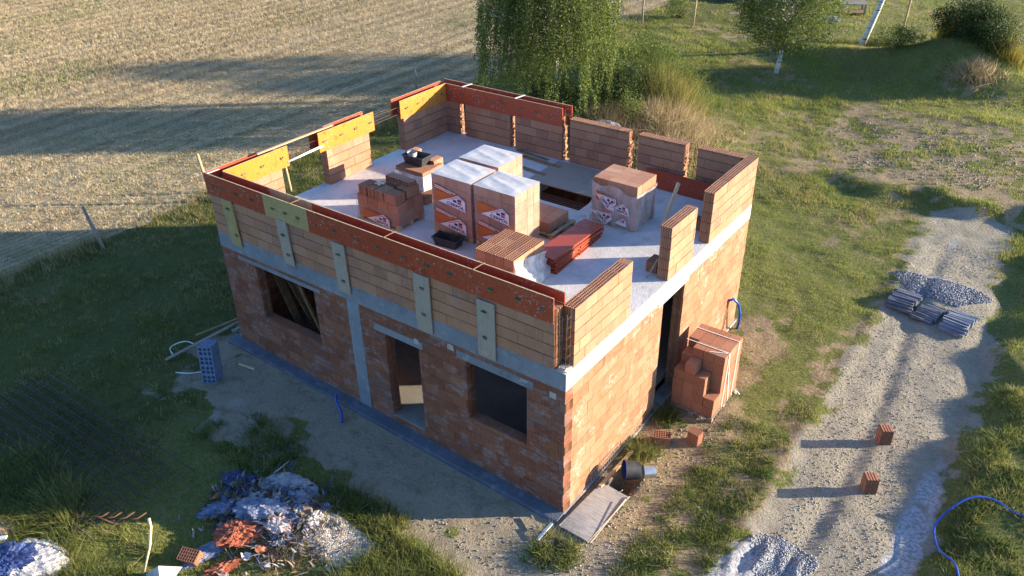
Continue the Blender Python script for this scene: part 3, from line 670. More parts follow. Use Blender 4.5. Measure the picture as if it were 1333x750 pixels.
# boards that close part of the stair opening
mb = MB(); mb.box(-5.45, -3.55, 6.56, 8.12, ZS+.003, ZS+.030, .5); mb.box(-5.0, -3.42, 6.53, 7.2, ZS+.031, ZS+.052, .5); 
tag(mb.build('cover_board', M['ply_grey'], None, (-4.5, 7.3, ZS), label='large weathered plywood sheet laid over the stair opening in the upper slab', cat='board'))
M['void'] = plain('void_lining', (.06, .045, .035), scale=5)
mb = MB()
for k in range(7): mb.bar((HX0+.1, HY0+.06+k*.12, ZS-.17-.01*k), (HX1-.05, HY0+.02+k*.12, ZS-.15-.01*k), .035, .02)
mb.build('rebar', M['steel_rust'], house)
# inside the left window: leaning timbers and a props
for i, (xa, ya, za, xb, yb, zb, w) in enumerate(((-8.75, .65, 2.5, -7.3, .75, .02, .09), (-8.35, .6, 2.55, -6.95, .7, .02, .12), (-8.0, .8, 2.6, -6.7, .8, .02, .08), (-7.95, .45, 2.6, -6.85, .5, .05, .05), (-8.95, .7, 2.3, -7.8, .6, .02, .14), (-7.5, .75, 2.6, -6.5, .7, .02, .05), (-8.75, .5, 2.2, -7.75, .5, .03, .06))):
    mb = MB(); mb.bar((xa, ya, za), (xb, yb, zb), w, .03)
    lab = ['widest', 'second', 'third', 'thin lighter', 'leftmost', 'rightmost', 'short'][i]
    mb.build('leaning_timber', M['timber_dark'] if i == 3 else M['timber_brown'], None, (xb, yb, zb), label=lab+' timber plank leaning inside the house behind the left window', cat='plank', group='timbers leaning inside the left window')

# ------------------------------------------------------------------ pallets
def wood_pallet(mb, x0, x1, y0, y1, z, h=.13):
    n = 6
    for k in range(n):
        u = x0+(x1-x0-.1)*k/(n-1); mb.box(u, u+.1, y0, y1, z+h-.022, z+h)
    for v in (y0, (y0+y1)/2-.045, y1-.09):
        mb.box(x0, x1, v, v+.09, z, z+.02); mb.box(x0, x1, v, v+.09, z+h-.044, z+h-.022)
        for u in (x0, (x0+x1)/2-.06, x1-.12): mb.box(u, u+.12, v, v+.09, z+.02, z+h-.044)
def bricks(mb, x0, x1, y0, y1, z0, z1, nx, ny, nz, gap=.006, lat=True, skip=None, top_at=None):
    sx, sy, sz = (x1-x0)/nx, (y1-y0)/ny, (z1-z0)/nz
    for i in range(nx):
        for j in range(ny):
            for k in range(nz):
                if skip and skip(i, j, k): continue
                t_ = lat and (k == nz-1 or (skip and skip(i, j, k+1)))
                a = (x0+i*sx+gap/2, x0+(i+1)*sx-gap/2, y0+j*sy+gap/2, y0+(j+1)*sy-gap/2, z0+k*sz+gap/2, z0+(k+1)*sz-gap/2)
                d = random.uniform(-.003, .003)
                if t_: lattice(mb, a[0]+d, a[1]+d, a[2]+d, a[3]+d, a[4], a[5], d=.03)
                else: mb.box(a[0]+d, a[1]+d, a[2]+d, a[3]+d, a[4], a[5])
def wrap_sheet(name, x0, x1, y0, y1, z0, z1, parent, mat, off=.012, amp=.012, drop=None):
    mb = MB(); cs = [(x0-off, y0-off), (x1+off, y0-off), (x1+off, y1+off), (x0-off, y1+off)]
    for k in range(4):
        (ax_, ay), (bx_, by) = cs[k], cs[(k+1) % 4]; nrm = Vector((by-ay, ax_-bx_, 0)).normalized()
        def fn(u, v, ax_=ax_, ay=ay, bx_=bx_, by=by, nrm=nrm, k=k):
            e = min(1, 8*min(u, 1-u)); d = amp*e*(float(vnoise(np.array(u*9.+k*31), np.array(v*4.), 5))+.4*float(vnoise(np.array(u*26.+k*31), np.array(v*6.), 6)))
            zt = z1 if drop is None else z1-drop(k, u)
            return (ax_+(bx_-ax_)*u+nrm.x*d, ay+(by-ay)*u+nrm.y*d, z0+(zt-z0)*v)
        mb.sheet(fn, 24, 14)
    return mb.build(name, mat, parent)
def top_sheet(name, x0, x1, y0, y1, z, parent, mat, amp=.04, seed=0):
    mb = MB()
    def fn(u, v):
        e = min(1, 7*min(u, 1-u, v, 1-v))
        fold = abs(math.sin((u*1.0+v*2.6+seed)*3.1))**6*.5
        return (x0-.015+(x1-x0+.03)*u, y0-.015+(y1-y0+.03)*v, z+.006+amp*e*(float(fbm(np.array(u*5.+seed*7), np.array(v*5.), 8))*.8+fold*.6))
    mb.sheet(fn, 30, 24); return mb.build(name, mat, parent)
def print_label(parent, ox, y, oz, w, h, tf=lambda u, v: (u, v), header=True, logo=True, orange=True, text=True, house_only=False):
    """sheet of print in the plane y; u right 0..1, v up 0..1 (fractions of w and h)"""
    def P(u, v, d=0): u, v = tf(u, v); return (ox+u*w, y-d, oz+v*h)
    mb = MB()
    if orange: mb.poly([P(0, .20), P(.12, .23), P(.62, .62), P(0, .72)]); 
    if header:
        mb.poly([P(0, .78), P(.98, .52), P(.98, .60), P(.0, 1.0)])
    if mb.v: mb.build('print', M['print_orange'], parent)
    mb = MB(); mb.poly([P(.12, .20, .002), P(.98, .0, .002), P(.98, .48, .002), P(.78, .70, .002)]); 
    if header:
        rs = random.Random(3)
        for row, (v0, ln) in enumerate(((.90, .66), (.82, .52))):
            u = .03
            while u < ln:
                du = rs.uniform(.03, .06); s = -.27
                mb.poly([P(u, v0+s*u, .002), P(u+du, v0+s*(u+du), .002), P(u+du, v0+.045+s*(u+du), .002), P(u, v0+.045+s*u, .002)]); u += du+.018
    mb.build('print', M['print_white'], parent)
    mb = MB(); mr = MB(); sk = lambda u: -.16*(u-.6)
    def sq(mm, u0, u1, v0, v1): mm.poly([P(u0, v0+sk(u0), .004), P(u1, v0+sk(u1), .004), P(u1, v1+sk(u1), .004), P(u0, v1+sk(u0), .004)])
    sq(mb, .60, .71, .35, .46); sq(mb, .74, .86, .45, .56); sq(mr, .74, .86, .325, .43)
    mr.poly([P(.42, .36, .004), P(.77, .605, .004), P(.90, .50, .004), P(.90, .53, .004), P(.77, .64, .004), P(.42, .385, .004)])
    mb.build('print', M['print_navy'], parent); mr.build('print', M['print_red'], parent)
    if text:
        cu = bpy.data.curves.new('lettering', 'FONT'); cu.body = 'CERPOL'; cu.size = h*.19; cu.extrude = .0005; cu.offset = .003*h/.5; cu.space_character = 1.02
        o = bpy.data.objects.new('lettering', cu); col.objects.link(o); bpy.context.view_layer.update()
        me = bpy.data.meshes.new_from_object(o); bpy.data.objects.remove(o); o = bpy.data.objects.new('lettering', me); col.objects.link(o); me.materials.clear(); me.materials.append(M['print_navy'])
        tw = max(v.co.x for v in me.vertices)
        p0 = Vector(P(.40, .175, .004)); pu = Vector(P(.95, .075, .004))-p0; pv = Vector(P(.40, .37, .004))-p0
        pu_n = pu.normalized(); pv_n = (pv-pv.project(pu)).normalized(); n_ = pu_n.cross(pv_n)
        Mw = Matrix((pu_n, pv_n, n_)).transposed().to_4x4()
        Mw.translation = p0; fit = pu.length/tw; Mw = Mw @ Matrix.Diagonal((fit, 1, 1, 1))
        o.parent = parent; o.matrix_basis = WM[parent.name].inverted() @ Mw
ZP = ZS+.002
def full_pallet(x0, x1, y0, y1, h, label, seed, labels=2, side=True):
    t_ = empty('brick_pallet', ((x0+x1)/2, (y0+y1)/2, ZP), label=label, cat='pallet of bricks', group='film wrapped brick pallets on the slab')
    mb = MB(); wood_pallet(mb, x0, x1, y0, y1, ZP); mb.build('pallet', M['timber'], t_)
    mb = MB(); bricks(mb, x0, x1, y0, y1, ZP+.13, ZP+h, 3, 4, 6, lat=False); mb.build('brick_stack', M['brick_new'], t_)
    f = wrap_sheet('wrapping_film', x0, x1, y0, y1, ZP+.10, ZP+h, t_, M['film_side'])
    top_sheet('film_top', x0, x1, y0, y1, ZP+h, t_, M['film_top'], .026, seed)
    w = (x1-x0)*.80; lh = .52
    for k in range(labels):
        print_label(f, x0+.10, y0-.034, ZP+h-.20-lh-k*.585, w, lh, header=not (seed == 3 and k == 0))
    if labels == 2:
        mb = MB(); zz = ZP+h-.20-lh-2*.585+.36; mb.poly([(x0+.1, y0-.034, zz), (x0+.1+w, y0-.034, zz-.15), (x0+.1+w, y0-.034, zz-.10), (x0+.1, y0-.034, zz+.14)]); mb.build('print', M['print_orange'], f)
    return t_
full_pallet(-5.53, -4.39, 2.90, 3.82, 1.49, 'tall film wrapped brick pallet, left of the front pair, with two orange printed labels', 2)
full_pallet(-4.31, -3.20, 2.92, 3.84, 1.49, 'tall film wrapped brick pallet, right of the front pair, with a sunlit side', 3)
full_pallet(-5.56, -4.43, 3.98, 4.92, 1.49, 'film wrapped brick pallet standing behind the front pair on the slab', 5, 0)

# P6, torn film
t_ = empty('brick_pallet', (-2.23, 5.96, ZP), label='open topped brick pallet with torn crumpled film standing beside the stair opening', cat='pallet of bricks')
x0, x1, y0, y1, h = -2.80, -1.64, 5.5, 6.42, 1.13
mb = MB(); wood_pallet(mb, x0, x1, y0, y1, ZP); mb.build('pallet', M['timber'], t_)
mb = MB(); bricks(mb, x0, x1, y0, y1, ZP+.13, ZP+h, 3, 4, 4, lat=False); mb.build('brick_stack', M['brick_new'], t_)
f = wrap_sheet('wrapping_film', x0, x1, y0, y1, ZP+.05, ZP+h-.2, t_, M['film_torn'], .02, .05, lambda k, u: (.0 if k != 0 else -.12*(1-u)+.05*math.sin(u*9)) )
def rot(a, cx, cy, s=1.):
    def tf(u, v):
        u -= .5; v -= .5; return cx+s*(u*math.cos(a)-v*math.sin(a)), cy+s*(u*math.sin(a)+v*math.cos(a))
    return tf
mb = MB(); mb.poly([(x0+.12, y0-.075, ZP+.62), (x0+.62, y0-.075, ZP+.58), (x0+.62, y0-.075, ZP+.72), (x0+.12, y0-.075, ZP+.86)]); mb.build('print', M['print_orange'], f)
print_label(f, x0+.06, y0-.085, ZP+.35, .9, .62, rot(-.75, .42, .66, .75), header=False, orange=False)
print_label(f, x0-.02, y0-.080, ZP+.0, .9, .62, rot(-.6, .38, .55, .75), header=False, orange=False)
print_label(f, x0+.55, y0-.078, ZP+.12, .5, .42, rot(.1, .45, .3, .75), header=False, orange=False, text=False)
print_label(f, x0+.20, y0-.078, ZP+.40, .85, .5, rot(.1, .55, .35, .8), header=False, orange=False, text=True)
mb = MB()
def fn(u, v):   # loose flap hanging off the left
    return (x0-.03-.14*v*math.sin(u*3)-.05*math.sin(v*9), y0-.06+.02*math.sin(v*7)+u*.28, ZP+h-.08-v*(.95+.1*math.sin(u*6)))
mb.sheet(fn, 10, 16); mb.build('loose_film', M['film_loose'], t_)
# P5 front low pallet, film pulled down
t_ = empty('brick_pallet', (-2.9, 2.25, ZP), label='open brick pallet behind the front formwork with white film pulled down its right side', cat='pallet of bricks')
x0, x1, y0, y1, h = -3.36, -2.38, 1.72, 2.82, .74
mb = MB(); wood_pallet(mb, x0, x1, y0, y1, ZP); mb.build('pallet', M['timber'], t_)
mb = MB(); bricks(mb, x0, x1, y0, y1, ZP+.13, ZP+h, 4, 3, 3); mb.build('brick_stack', M['brick_up'], t_)
mb = MB()
def fn(u, v):
    r_ = float(fbm(np.array(u*6.), np.array(v*5.), 9)); return (x1+.02+.30*v*v*(1.1-.5*u)+.16*(r_-.45), y0-.05+u*(y1-y0+.08)+.12*(r_-.45), ZP+h-.02-.24*u*(1-v)-v*(h-.03)+.1*(r_-.45)*(1-v))
mb.sheet(fn, 26, 18)
def fn(u, v): return (x0+u*(x1-x0+.03), y0-.02-.05*float(vnoise(np.array(u*8.), np.array(v*5.), 4)), ZP+h-.27-v*(h-.3)+.03*math.sin(u*8))
mb.sheet(fn, 20, 10); mb.build('loose_film', M['film_loose'], t_)
# P1 left opened pallet with loose bricks on top
t_ = empty('brick_pallet', (-6.85, 2.85, ZP), R(-3), label='part used brick pallet at the left of the slab with loose bricks standing on it', cat='pallet of bricks')
mb = MB(); x0, x1, y0, y1 = -7.52, -6.20, 2.42, 3.30
mb2 = MB(); wood_pallet(mb2, x0, x1, y0, y1, ZP); mb2.build('pallet', M['timber'], t_)
bricks(mb, x0, x1, y0, y1, ZP+.13, ZP+.40, 4, 3, 1, lat=False); bricks(mb, x0-.0, x1, y0, y1, ZP+.40, ZP+.66, 4, 3, 1); mb.build('brick_stack', M['brick_new'], t_)
f = wrap_sheet('wrapping_film', x0, x1, y0, y1, ZP+.05, ZP+.46, t_, M['film_side'], .012, .02)
print_label(f, x0+.22, y0-.06, ZP+.03, .86, .45, header=False)
mb = MB()
def fn(u, v): return (x0-.03-.12*v*math.sin(u*3.1), y0-.03+u*.5, ZP+.55-v*.55)
mb.sheet(fn, 8, 10); mb.build('loose_film', M['film_loose'], t_)

def lone_block(name, label, loc, rot_, mat, group=None, dim=(.373, .25, .238), cat='brick', deep=.1):
    mb = MB(); a, b_, c = dim; lattice(mb, -a/2, a/2, -b_/2, b_/2, 0, c, rnd=random.random(), d=deep)
    for q in range(6):   # tongues on the ends
        v = -b_/2+.015+q*(b_-.03)/6; mb.box(a/2, a/2+.012, v, v+.02, .001, c-.002, .5); mb.box(-a/2-.0, -a/2-.010, v+.01, v+.026, .001, c-.002, .5)
    me = mb.mesh(name); o = bpy.data.objects.new(name, me); col.objects.link(o); me.materials.append(mat)
    o.location = loc; o.rotation_euler = rot_; WM[o.name] = o.matrix_basis.copy()
    return tag(o, label=label, cat=cat, group=group)
GL = 'loose bricks standing on the opened pallet'
zt = ZP+.66
lone_block('hollow_brick', 'leftmost loose brick on top of the part used pallet at the left', (-7.33, 2.62, zt), (0, 0, R(87)), M['brick_new'], GL)
lone_block('hollow_brick', 'narrow loose brick second from the left on the part used pallet', (-7.05, 2.62, zt), (0, 0, R(87)), M['brick_new'], GL, (.37, .2, .238))
lone_block('hollow_brick', 'loose brick in the middle of the front row on the part used pallet', (-6.76, 2.58, zt), (0, 0, R(87)), M['brick_new'], GL)
lone_block('hollow_brick', 'loose brick at the front right edge of the part used pallet', (-6.42, 2.56, zt), (0, 0, R(-3)), M['brick_new'], GL, (.38, .3, .238))
lone_block('hollow_brick', 'loose brick at the back right of the part used pallet', (-6.42, 3.05, zt), (0, 0, R(87)), M['brick_new'], GL, (.42, .3, .238))
lone_block('hollow_brick', 'loose brick lying under the highest brick of the part used pallet', (-6.86, 3.1, zt), (0, 0, R(-3)), M['brick_new'], GL)
lone_block('long_brick', 'highest brick, lying on its side on top of the part used pallet', (-6.68, 3.22, zt+.24), (R(90), 0, R(-3)), M['brick_new'], GL, (.80, .238, .24))
mb = MB(); mb.v = []; 
def fnc(u, v): return (-7.12+u*.22, 2.62+v*.16, zt+.25+.05*float(vnoise(np.array(u*5.), np.array(v*4.), 3)))
mb.sheet(fnc, 8, 8); tag(mb.build('work_glove', M['timber_pale'], None, (-7.1, 2.7, zt+.25)), label='pale crumpled work glove lying on a loose brick', cat='glove')
# tub on a low stack
t_ = empty('brick_stack', (-7.5, 4.6, ZP), label='low film covered stack of bricks carrying the black mortar tub', cat='stack of bricks')
mb = MB(); wood_pallet(mb, -7.95, -7.02, 4.22, 5.02, ZP); mb.build('pallet', M['timber'], t_)
mb = MB(); bricks(mb, -7.95, -7.02, 4.22, 5.02, ZP+.13, ZP+.64, 3, 3, 2); mb.build('brick_layers', M['brick_new'], t_)
wrap_sheet('wrapping_film', -7.95, -7.02, 4.22, 5.02, ZP+.15, ZP+.55, t_, M['film_loose'], .02, .04)
def tub(label, x, y, z, rz, a, b_, h, mortar=True):
    o = empty('mortar_tub', (x, y, z), rz, label=label, cat='tub')
    mb = MB(); Mx = WM[o.name]; k = .82; t = .012
    def ring(s, zz, ins=0): return [Mx @ Vector((sx*(a/2*s-ins), sy*(b_/2*s-ins), zz)) for sx, sy in ((-1, -1), (1, -1), (1, 1), (-1, 1))]
    rings = [ring(k, 0), ring(.97, h-.03), ring(1.04, h-.03), ring(1.04, h), ring(1, h, t), ring(k, .015, t)]
    vs = [v for r_ in rings for v in r_]; fs = [(3, 2, 1, 0), (20, 21, 22, 23)]
    for i in range(5):
        for q in range(4): fs.append((i*4+q, i*4+(q+1) % 4, (i+1)*4+(q+1) % 4, (i+1)*4+q))
    mb.add(vs, fs); mb.build('tub_body', M['black_plastic'], o)
    if mortar:
        mb = MB(); mb.tube([Mx @ Vector((-a*.22, 0, .05)), Mx @ Vector((-a*.24, 0, h+.03))], [.10, .13], 14, caps=False); mb.tube([Mx @ Vector((-a*.22, 0, .05)), Mx @ Vector((-a*.22, 0, .10))], .1, 14)
        mb.build('bucket', M['mortar_wet'], o)
    return o
tub('black rectangular mortar tub with a small pale bucket in it', -7.58, 4.66, ZP+.645, R(3), .66, .40, .24)
tub('empty black mortar tub on the slab in front of the tall pallets', -4.83, 2.56, ZP, R(6), .66, .34, .22, False)
lone_block('hollow_brick', 'brick standing on end behind the black mortar tub, nearest the left wall', (-7.95, 5.12, ZP+.642), (0, R(-90), R(90)), M['brick_up'], 'bricks beside the mortar tub', (.373, .25, .36))
lone_block('hollow_brick', 'brick standing on end to the right behind the black mortar tub', (-7.28, 5.18, ZP+.53), (0, R(-90), R(90)), M['brick_up'], 'bricks beside the mortar tub', (.373, .25, .36))
lone_block('hollow_brick', 'brick lying on the sunlit slab between the tub stack and the tall pallets', (-6.75, 4.05, ZP), (0, 0, R(80)), M['brick_up'])
# small pallet behind the tall pair
t_ = empty('brick_pallet', (-3.35, 4.5, ZP), label='nearly empty wooden pallet with a few bricks, tucked behind the right tall pallet', cat='pallet of bricks')
mb = MB(); wood_pallet(mb, -4.2, -2.98, 4.08, 5.05, ZP); mb.build('pallet', M['timber'], t_)
mb = MB(); bricks(mb, -4.2, -3.12, 4.12, 4.95, ZP+.13, ZP+.38, 4, 4, 1, lat=False); mb.build('brick_stack', M['brick_up'], t_)
# stack of red boards
t_ = empty('formwork_board_stack', (-2.35, 3.9, ZP), label='stack of red formwork boards lying on the slab between two brick pallets', cat='stack of boards')
for k in range(11):
    mb = MB(); a = R(random.uniform(-2.0, 2.0)+(3 if k < 5 else 0)); dx = random.uniform(-.03, .03); dy = random.uniform(-.06, .06)
    Mx = Matrix.Translation((-2.42+dx, 3.88+dy, ZP+k*.031)) @ Matrix.Rotation(a, 4, 'Z')
    if k < 7: mb.box(-.27, .27, -1.02, 0-.02, .001, .028, M=Mx); mb.box(-.25, .29, .0, 1.02, .001, .028, M=Mx)
    else: mb.box(-.27, .27, -1.0, 1.0, .001, .028, M=Mx)
    mb.build('board', M['ply_red'], t_)
mb = MB(); mb.bar((-2.70, 8.02, ZP+.25), (-.45, 7.96, ZP+.25), .03, .50); mb.build('formwork_board', M['ply_red'], None, (-1.6, 8, ZP), label='long red formwork board leaning against the back parapet wall', cat='board')
lone_block('hollow_brick', 'dark brick on the slab in the corner behind the narrow parapet wall', (-.62, 6.55, ZP), (0, 0, R(5)), M['brick_red'], dim=(.5, .3, .238))
lone_block('hollow_brick', 'brick standing on the slab just left of the narrow parapet wall', (-.47, 4.25, ZP), (0, 0, R(90)), M['brick_up'])
mb = MB(); mb.bar((-1.2, 6.0, ZP+.02), (-1.2, 6.70, ZP+.92), .12, .035, (1, 0, .3)); mb.build('leaning_board', M['timber_pale'], None, (-1.1, 5.35, ZP), label='pale new timber board propped upright behind the narrow parapet wall', cat='plank')
mb = MB(); mb.bar((-.42, 3.80, ZP+.02), (-.28, 3.98, ZP+.42), .06, .025, (1, 0, 0)); mb.build('short_plank', M['timber_old'], None, (-.42, 3.8, ZP), label='short grey plank leaning on the end of the narrow parapet wall', cat='plank')
for lb, a, b_, w in (('long brown plank lying flat on the slab behind the pallets', (-6.6, 7.85), (-5.15, 7.72), .16), ('shorter brown plank lying nearest the stair opening behind the pallets', (-6.2, 7.18), (-5.2, 7.05), .13), ('thin plank lying on the slab along the foot of the back wall', (-6.9, 8.12), (-5.75, 8.0), .10)):
    mb = MB(); mb.bar((*a, ZP+.016), (*b_, ZP+.018), w, .028); mb.build('plank', M['timber_dark'], None, (*a, ZP), label=lb, cat='plank', group='planks lying on the slab')
mb = MB(); mb.tube([(-1.15, .75, ZP+.01), (-1.1, .62, ZP+.01), (-.95, .60, ZP+.02), (-.82, .66, ZP+.03), (-.7, .62, ZP+.02), (-.5, .70, ZP+.02)], .008, 5)
mb.build('cable', M['black_plastic'], None, (-1, .6, ZP), label='thin black cable lying on the slab near the front corner', cat='cable')

# ------------------------------------------------------------------ right of the house
gz = lambda x, y: float(H(np.array(x), np.array(y)))
Z_ = -.40
t_ = empty('brick_pallet', (.72, 4.95, Z_), label='strapped brick pallet with its front row partly removed on the ground beside the doorway', cat='pallet of bricks')
mb = MB(); wood_pallet(mb, .22, 1.26, 4.22, 5.62, Z_); mb.build('pallet', M['timber_old'], t_)
hts = [4, 5, 4, 3]
mb = MB(); bricks(mb, .22, 1.24, 4.25, 5.58, Z_+.13, Z_+1.60, 4, 4, 6, skip=lambda i, j, k: (j == 0 and k >= [4, 5, 4, 2][i]) or (j == 1 and i == 0 and k >= 5) or (j == 1 and i == 2 and k >= 5.5), lat=False)
mb.build('brick_stack', M['brick_red'], t_)
mb = MB(); zt = Z_+1.605
for y in (4.80, 5.35):
    mb.bar((.22, y, zt), (1.25, y, zt), .02, .006); mb.bar((1.252, y, zt), (1.256, y-.06, Z_+.1), .02, .006, (1, 0, 0))
mb.bar((1.252, 4.80, zt), (1.256, 5.1, Z_+.1), .02, .006, (1, 0, 0)); mb.bar((.85, 4.62, zt), (1.25, 4.80, zt), .02, .006)
mb.tube([(1.27, 5.4, Z_+.15), (1.33, 5.42, Z_+.12), (1.30, 5.5, Z_+.16), (1.4, 5.46, Z_+.1)], .012, 5)
mb.build('strap', M['strap'], t_)
def gb(label, x, y, rz, tilt, mat='brick_red', group=None, dz=0.0, dim=(.25, .238, .373), deep=.12, z=None): return lone_block('hollow_brick', label, (x, y, (gz(x, y) if z is None else z)+dz), (tilt[0], tilt[1], rz), M[mat], group, dim, deep=deep)
gb('hollow brick lying flat on bare soil by the wall, holes up', .62, 3.02, R(25), (0, 0), dz=-.02, dim=(.373, .25, .238))
gb('hollow brick with a ribbed top on bare soil near the strapped pallet', 1.22, 3.42, R(-8), (R(0), 0), dim=(.25, .22, .34), dz=-.02, deep=.03)
# the two bricks on the track stand on end, holed side toward the camera
def up_block(label, x, y, rz):
    mb = MB(); Mx = Matrix.Translation((x, y, gz(x, y)-.01)) @ Matrix.Rotation(rz, 4, 'Z')
    a, b_, h = .25, .238, .373; mb.box(-a/2, a/2, -b_/2+.05, b_/2, 0, h, .3, 0, Mx); t = .011
    for k in range(8): u = -a/2+(a-t)*k/7; mb.box(u, u+t, -b_/2, -b_/2+.05, 0, h, .3, 0, Mx)
    for k in range(12): v = (h-t)*k/11; mb.box(-a/2+.001, a/2-.001, -b_/2+.0012, -b_/2+.05, v, v+t, .3, 0, Mx)
    for k in range(4): u = -a/2+.012+k*(a-.024)/4; mb.box(u+.008, u+.042, -b_/2, b_/2, h+.0, h+.02, .95, 0, Mx)  # top ridges take the palest clay tone, sunlight painted into their colour
    me = mb.mesh('hollow_brick'); o = link('hollow_brick', me, M['brick_red'], None, (x, y, gz(x, y)))
    tag(o, label=label, cat='brick', group='bricks standing on the gravel track')
up_block('hollow brick standing on end on the track, farther of two', 4.57, 5.78, R(33)); up_block('hollow brick standing on end on the track, nearer of two', 4.72, 4.12, R(33))
# blue conduit at the far end of the wall
mb = MB(); mb.tube([(.01, 7.75, .62), (.12, 7.85, .66), (.22, 8.0, .45), (.26, 8.1, .1), (.24, 8.15, -.2), (.2, 8.2, -.45)], .035, 8)
mb.build('blue_conduit', M['blue_pipe'], None, (.2, 8.1, -.4), label='short blue conduit curving out of the far end of the sunlit wall', cat='pipe')
mb = MB(); mb.bar((.03, 7.6, -.40), (.03, 7.80, .62), .03, .02, (1, 0, 0)); mb.build('thin_stick', M['timber_dark'], None, (.03, 7.6, -.4), label='thin brown stick leaning on the wall beside the blue conduit', cat='stick')
# metal grate leaning in the pit, tub with blue inside, metal bucket
mb = MB(); Mx = Matrix.Translation((.10, 1.62, -.50)) @ Matrix.Rotation(R(90), 4, 'Z') @ Matrix.Rotation(R(78), 4, 'X')
for k in range(15): mb.box(-.62+k*.085, -.61+k*.085, 0, .42, 0, .01, M=Mx)
for k in range(5): mb.box(-.62, .59, k*.1, k*.1+.012, .0105, .02, M=Mx)
mb.build('metal_grate', M['galv'], None, (.1, 1.6, -.5), label='grey wire grate leaning against the foot of the sunlit wall over the pit', cat='grate')
mb = MB(); mb.bar((.26, 1.0, -.30), (.30, 2.3, -.28), .07, .05); mb.build('edge_timber', M['timber'], None, (.26, 1, -.3), label='yellowish timber lying on the edge of the pit beside the wall', cat='timber')
t_ = empty('black_drum', (.55, 1.5, -.42), label='black plastic drum on its side with a blue inside, beside the pit', cat='drum')
def drum(mb, c, d, r0, r1, l, n=22, inner=False):
    d = Vector(d).normalized(); c = Vector(c); mb.tube([c, c+d*l], [r0, r1], n, caps=False)
mb = MB(); dv = Vector((-.75, -.62, .12)).normalized(); c = Vector((.76, 1.72, -.14)); drum(mb, c, dv, .18, .21, .32); mb.tube([c, c+dv*.01], .18, 22); mb.build('drum_body', M['black_plastic'], t_)
mb = MB(); drum(mb, c+dv*.03, dv, .166, .196, .26); mb.tube([c+dv*.02, c+dv*.03], .166, 22); mb.build('lining', M['blue_plastic'], t_)
t_ = empty('metal_bucket', (.83, 1.85, -.42), label='shiny galvanised metal bucket lying behind the black drum', cat='bucket')
mb = MB(); drum(mb, (1.02, 1.94, -.20), (-.75, -.62, .05), .125, .14, .25); mb.tube([(1.02, 1.94, -.20), (1.015, 1.936, -.20)], .125, 20); mb.build('bucket_body', M['galv'], t_)
mb = MB(); mb.tube([(.5+.18*math.cos(a), 1.25+.1*math.sin(a), -.30+.12*math.sin(a)) for a in np.linspace(2.6, 6.0, 10)], .006, 5); mb.build('handle', M['white_metal'], t_)
mb = MB(); Mx = Matrix.Translation((.50, .42, -.37)) @ Matrix.Rotation(R(-3), 4, 'Z')
def shp(u, v): p = Mx @ Vector((-.33+.66*u, -.75+1.5*v, .02+.02*math.sin(v*3+u*2))); return tuple(p)
mb.sheet(shp, 6, 12); 
def shp2(u, v): p = Mx @ Vector((-.33+.66*u, .75-1.5*v, .0+.02*math.sin((1-v)*3+u*2))); return tuple(p)
mb.sheet(shp2, 6, 12)
for a, b_ in (((-.33, -.75), (.33, -.75)), ((.33, -.75), (.33, .75)), ((-.33, .75), (-.33, -.75))):
    mb.bar(Mx @ Vector((*a, .012)), Mx @ Vector((*b_, .022)), .012, .022)
mb.build('plywood_sheet', M['plywood_weathered'], None, (.5, .4, -.37), label='weathered grey plywood sheet lying on the ground at the near corner', cat='board')
mb = MB(); mb.bar((.86, -.35, -.33), (.86, 1.0, -.30), .012, .012); mb.build('thin_lath', M['timber_pale'], None, (.86, 0, -.33), label='thin pale lath along the right edge of the plywood sheet', cat='lath')
mb = MB(); mb.bar((.03, -.42, -.25), (-.02, -.85, -.36), .05, .03); mb.build('white_stick', M['white_metal'], None, (0, -.6, -.35), label='short white stick lying in the weeds at the near corner', cat='stick')
mb = MB(); mb.bar((-.45, -.42, -.34), (-.15, -.62, -.34), .04, .03); mb.build('old_stick', M['timber_old'], None, (-.3, -.5, -.35), label='short grey stick on the sand before the near corner', cat='stick')
# hoses
def hose(name, pts, r, label, mat='blue_pipe'):
    P_ = []; n = len(pts)
    for i in range(n-1):
        p0, p1, p2, p3 = [np.array(pts[max(0, min(n-1, i+k))], float) for k in (-1, 0, 1, 2)]
        for t in np.linspace(0, 1, 9)[:-1]:
            P_.append(.5*((2*p1)+(-p0+p2)*t+(2*p0-5*p1+4*p2-p3)*t*t+(-p0+3*p1-3*p2+p3)*t**3))
    P_.append(np.array(pts[-1], float)); P_ = [(p[0], p[1], gz(p[0], p[1])+r+(p[2] if len(p) > 2 else 0)) for p in P_]
    mb = MB(); mb.tube(P_, r, 8); mb.build(name, M[mat], None, P_[0], label=label, cat='hose')
hose('blue_hose', [(6.75, 2.2, .05), (6.55, 2.75, .08), (6.2, 3.25, .12), (6.05, 3.75, .12), (6.15, 4.2, .15), (6.45, 4.65, .12), (6.8, 4.85, .08), (7.2, 4.8, .02), (7.6, 4.7, .1), (8.2, 4.4, .1)], .022, 'blue hose looping over the grass verge at the right edge')
hose('short_hose', [(-6.12, -.22, .14), (-6.0, -.35, .10), (-5.7, -.5, .04), (-5.45, -.72, .01)], .03, 'short piece of blue hose on the sand in front of the house')
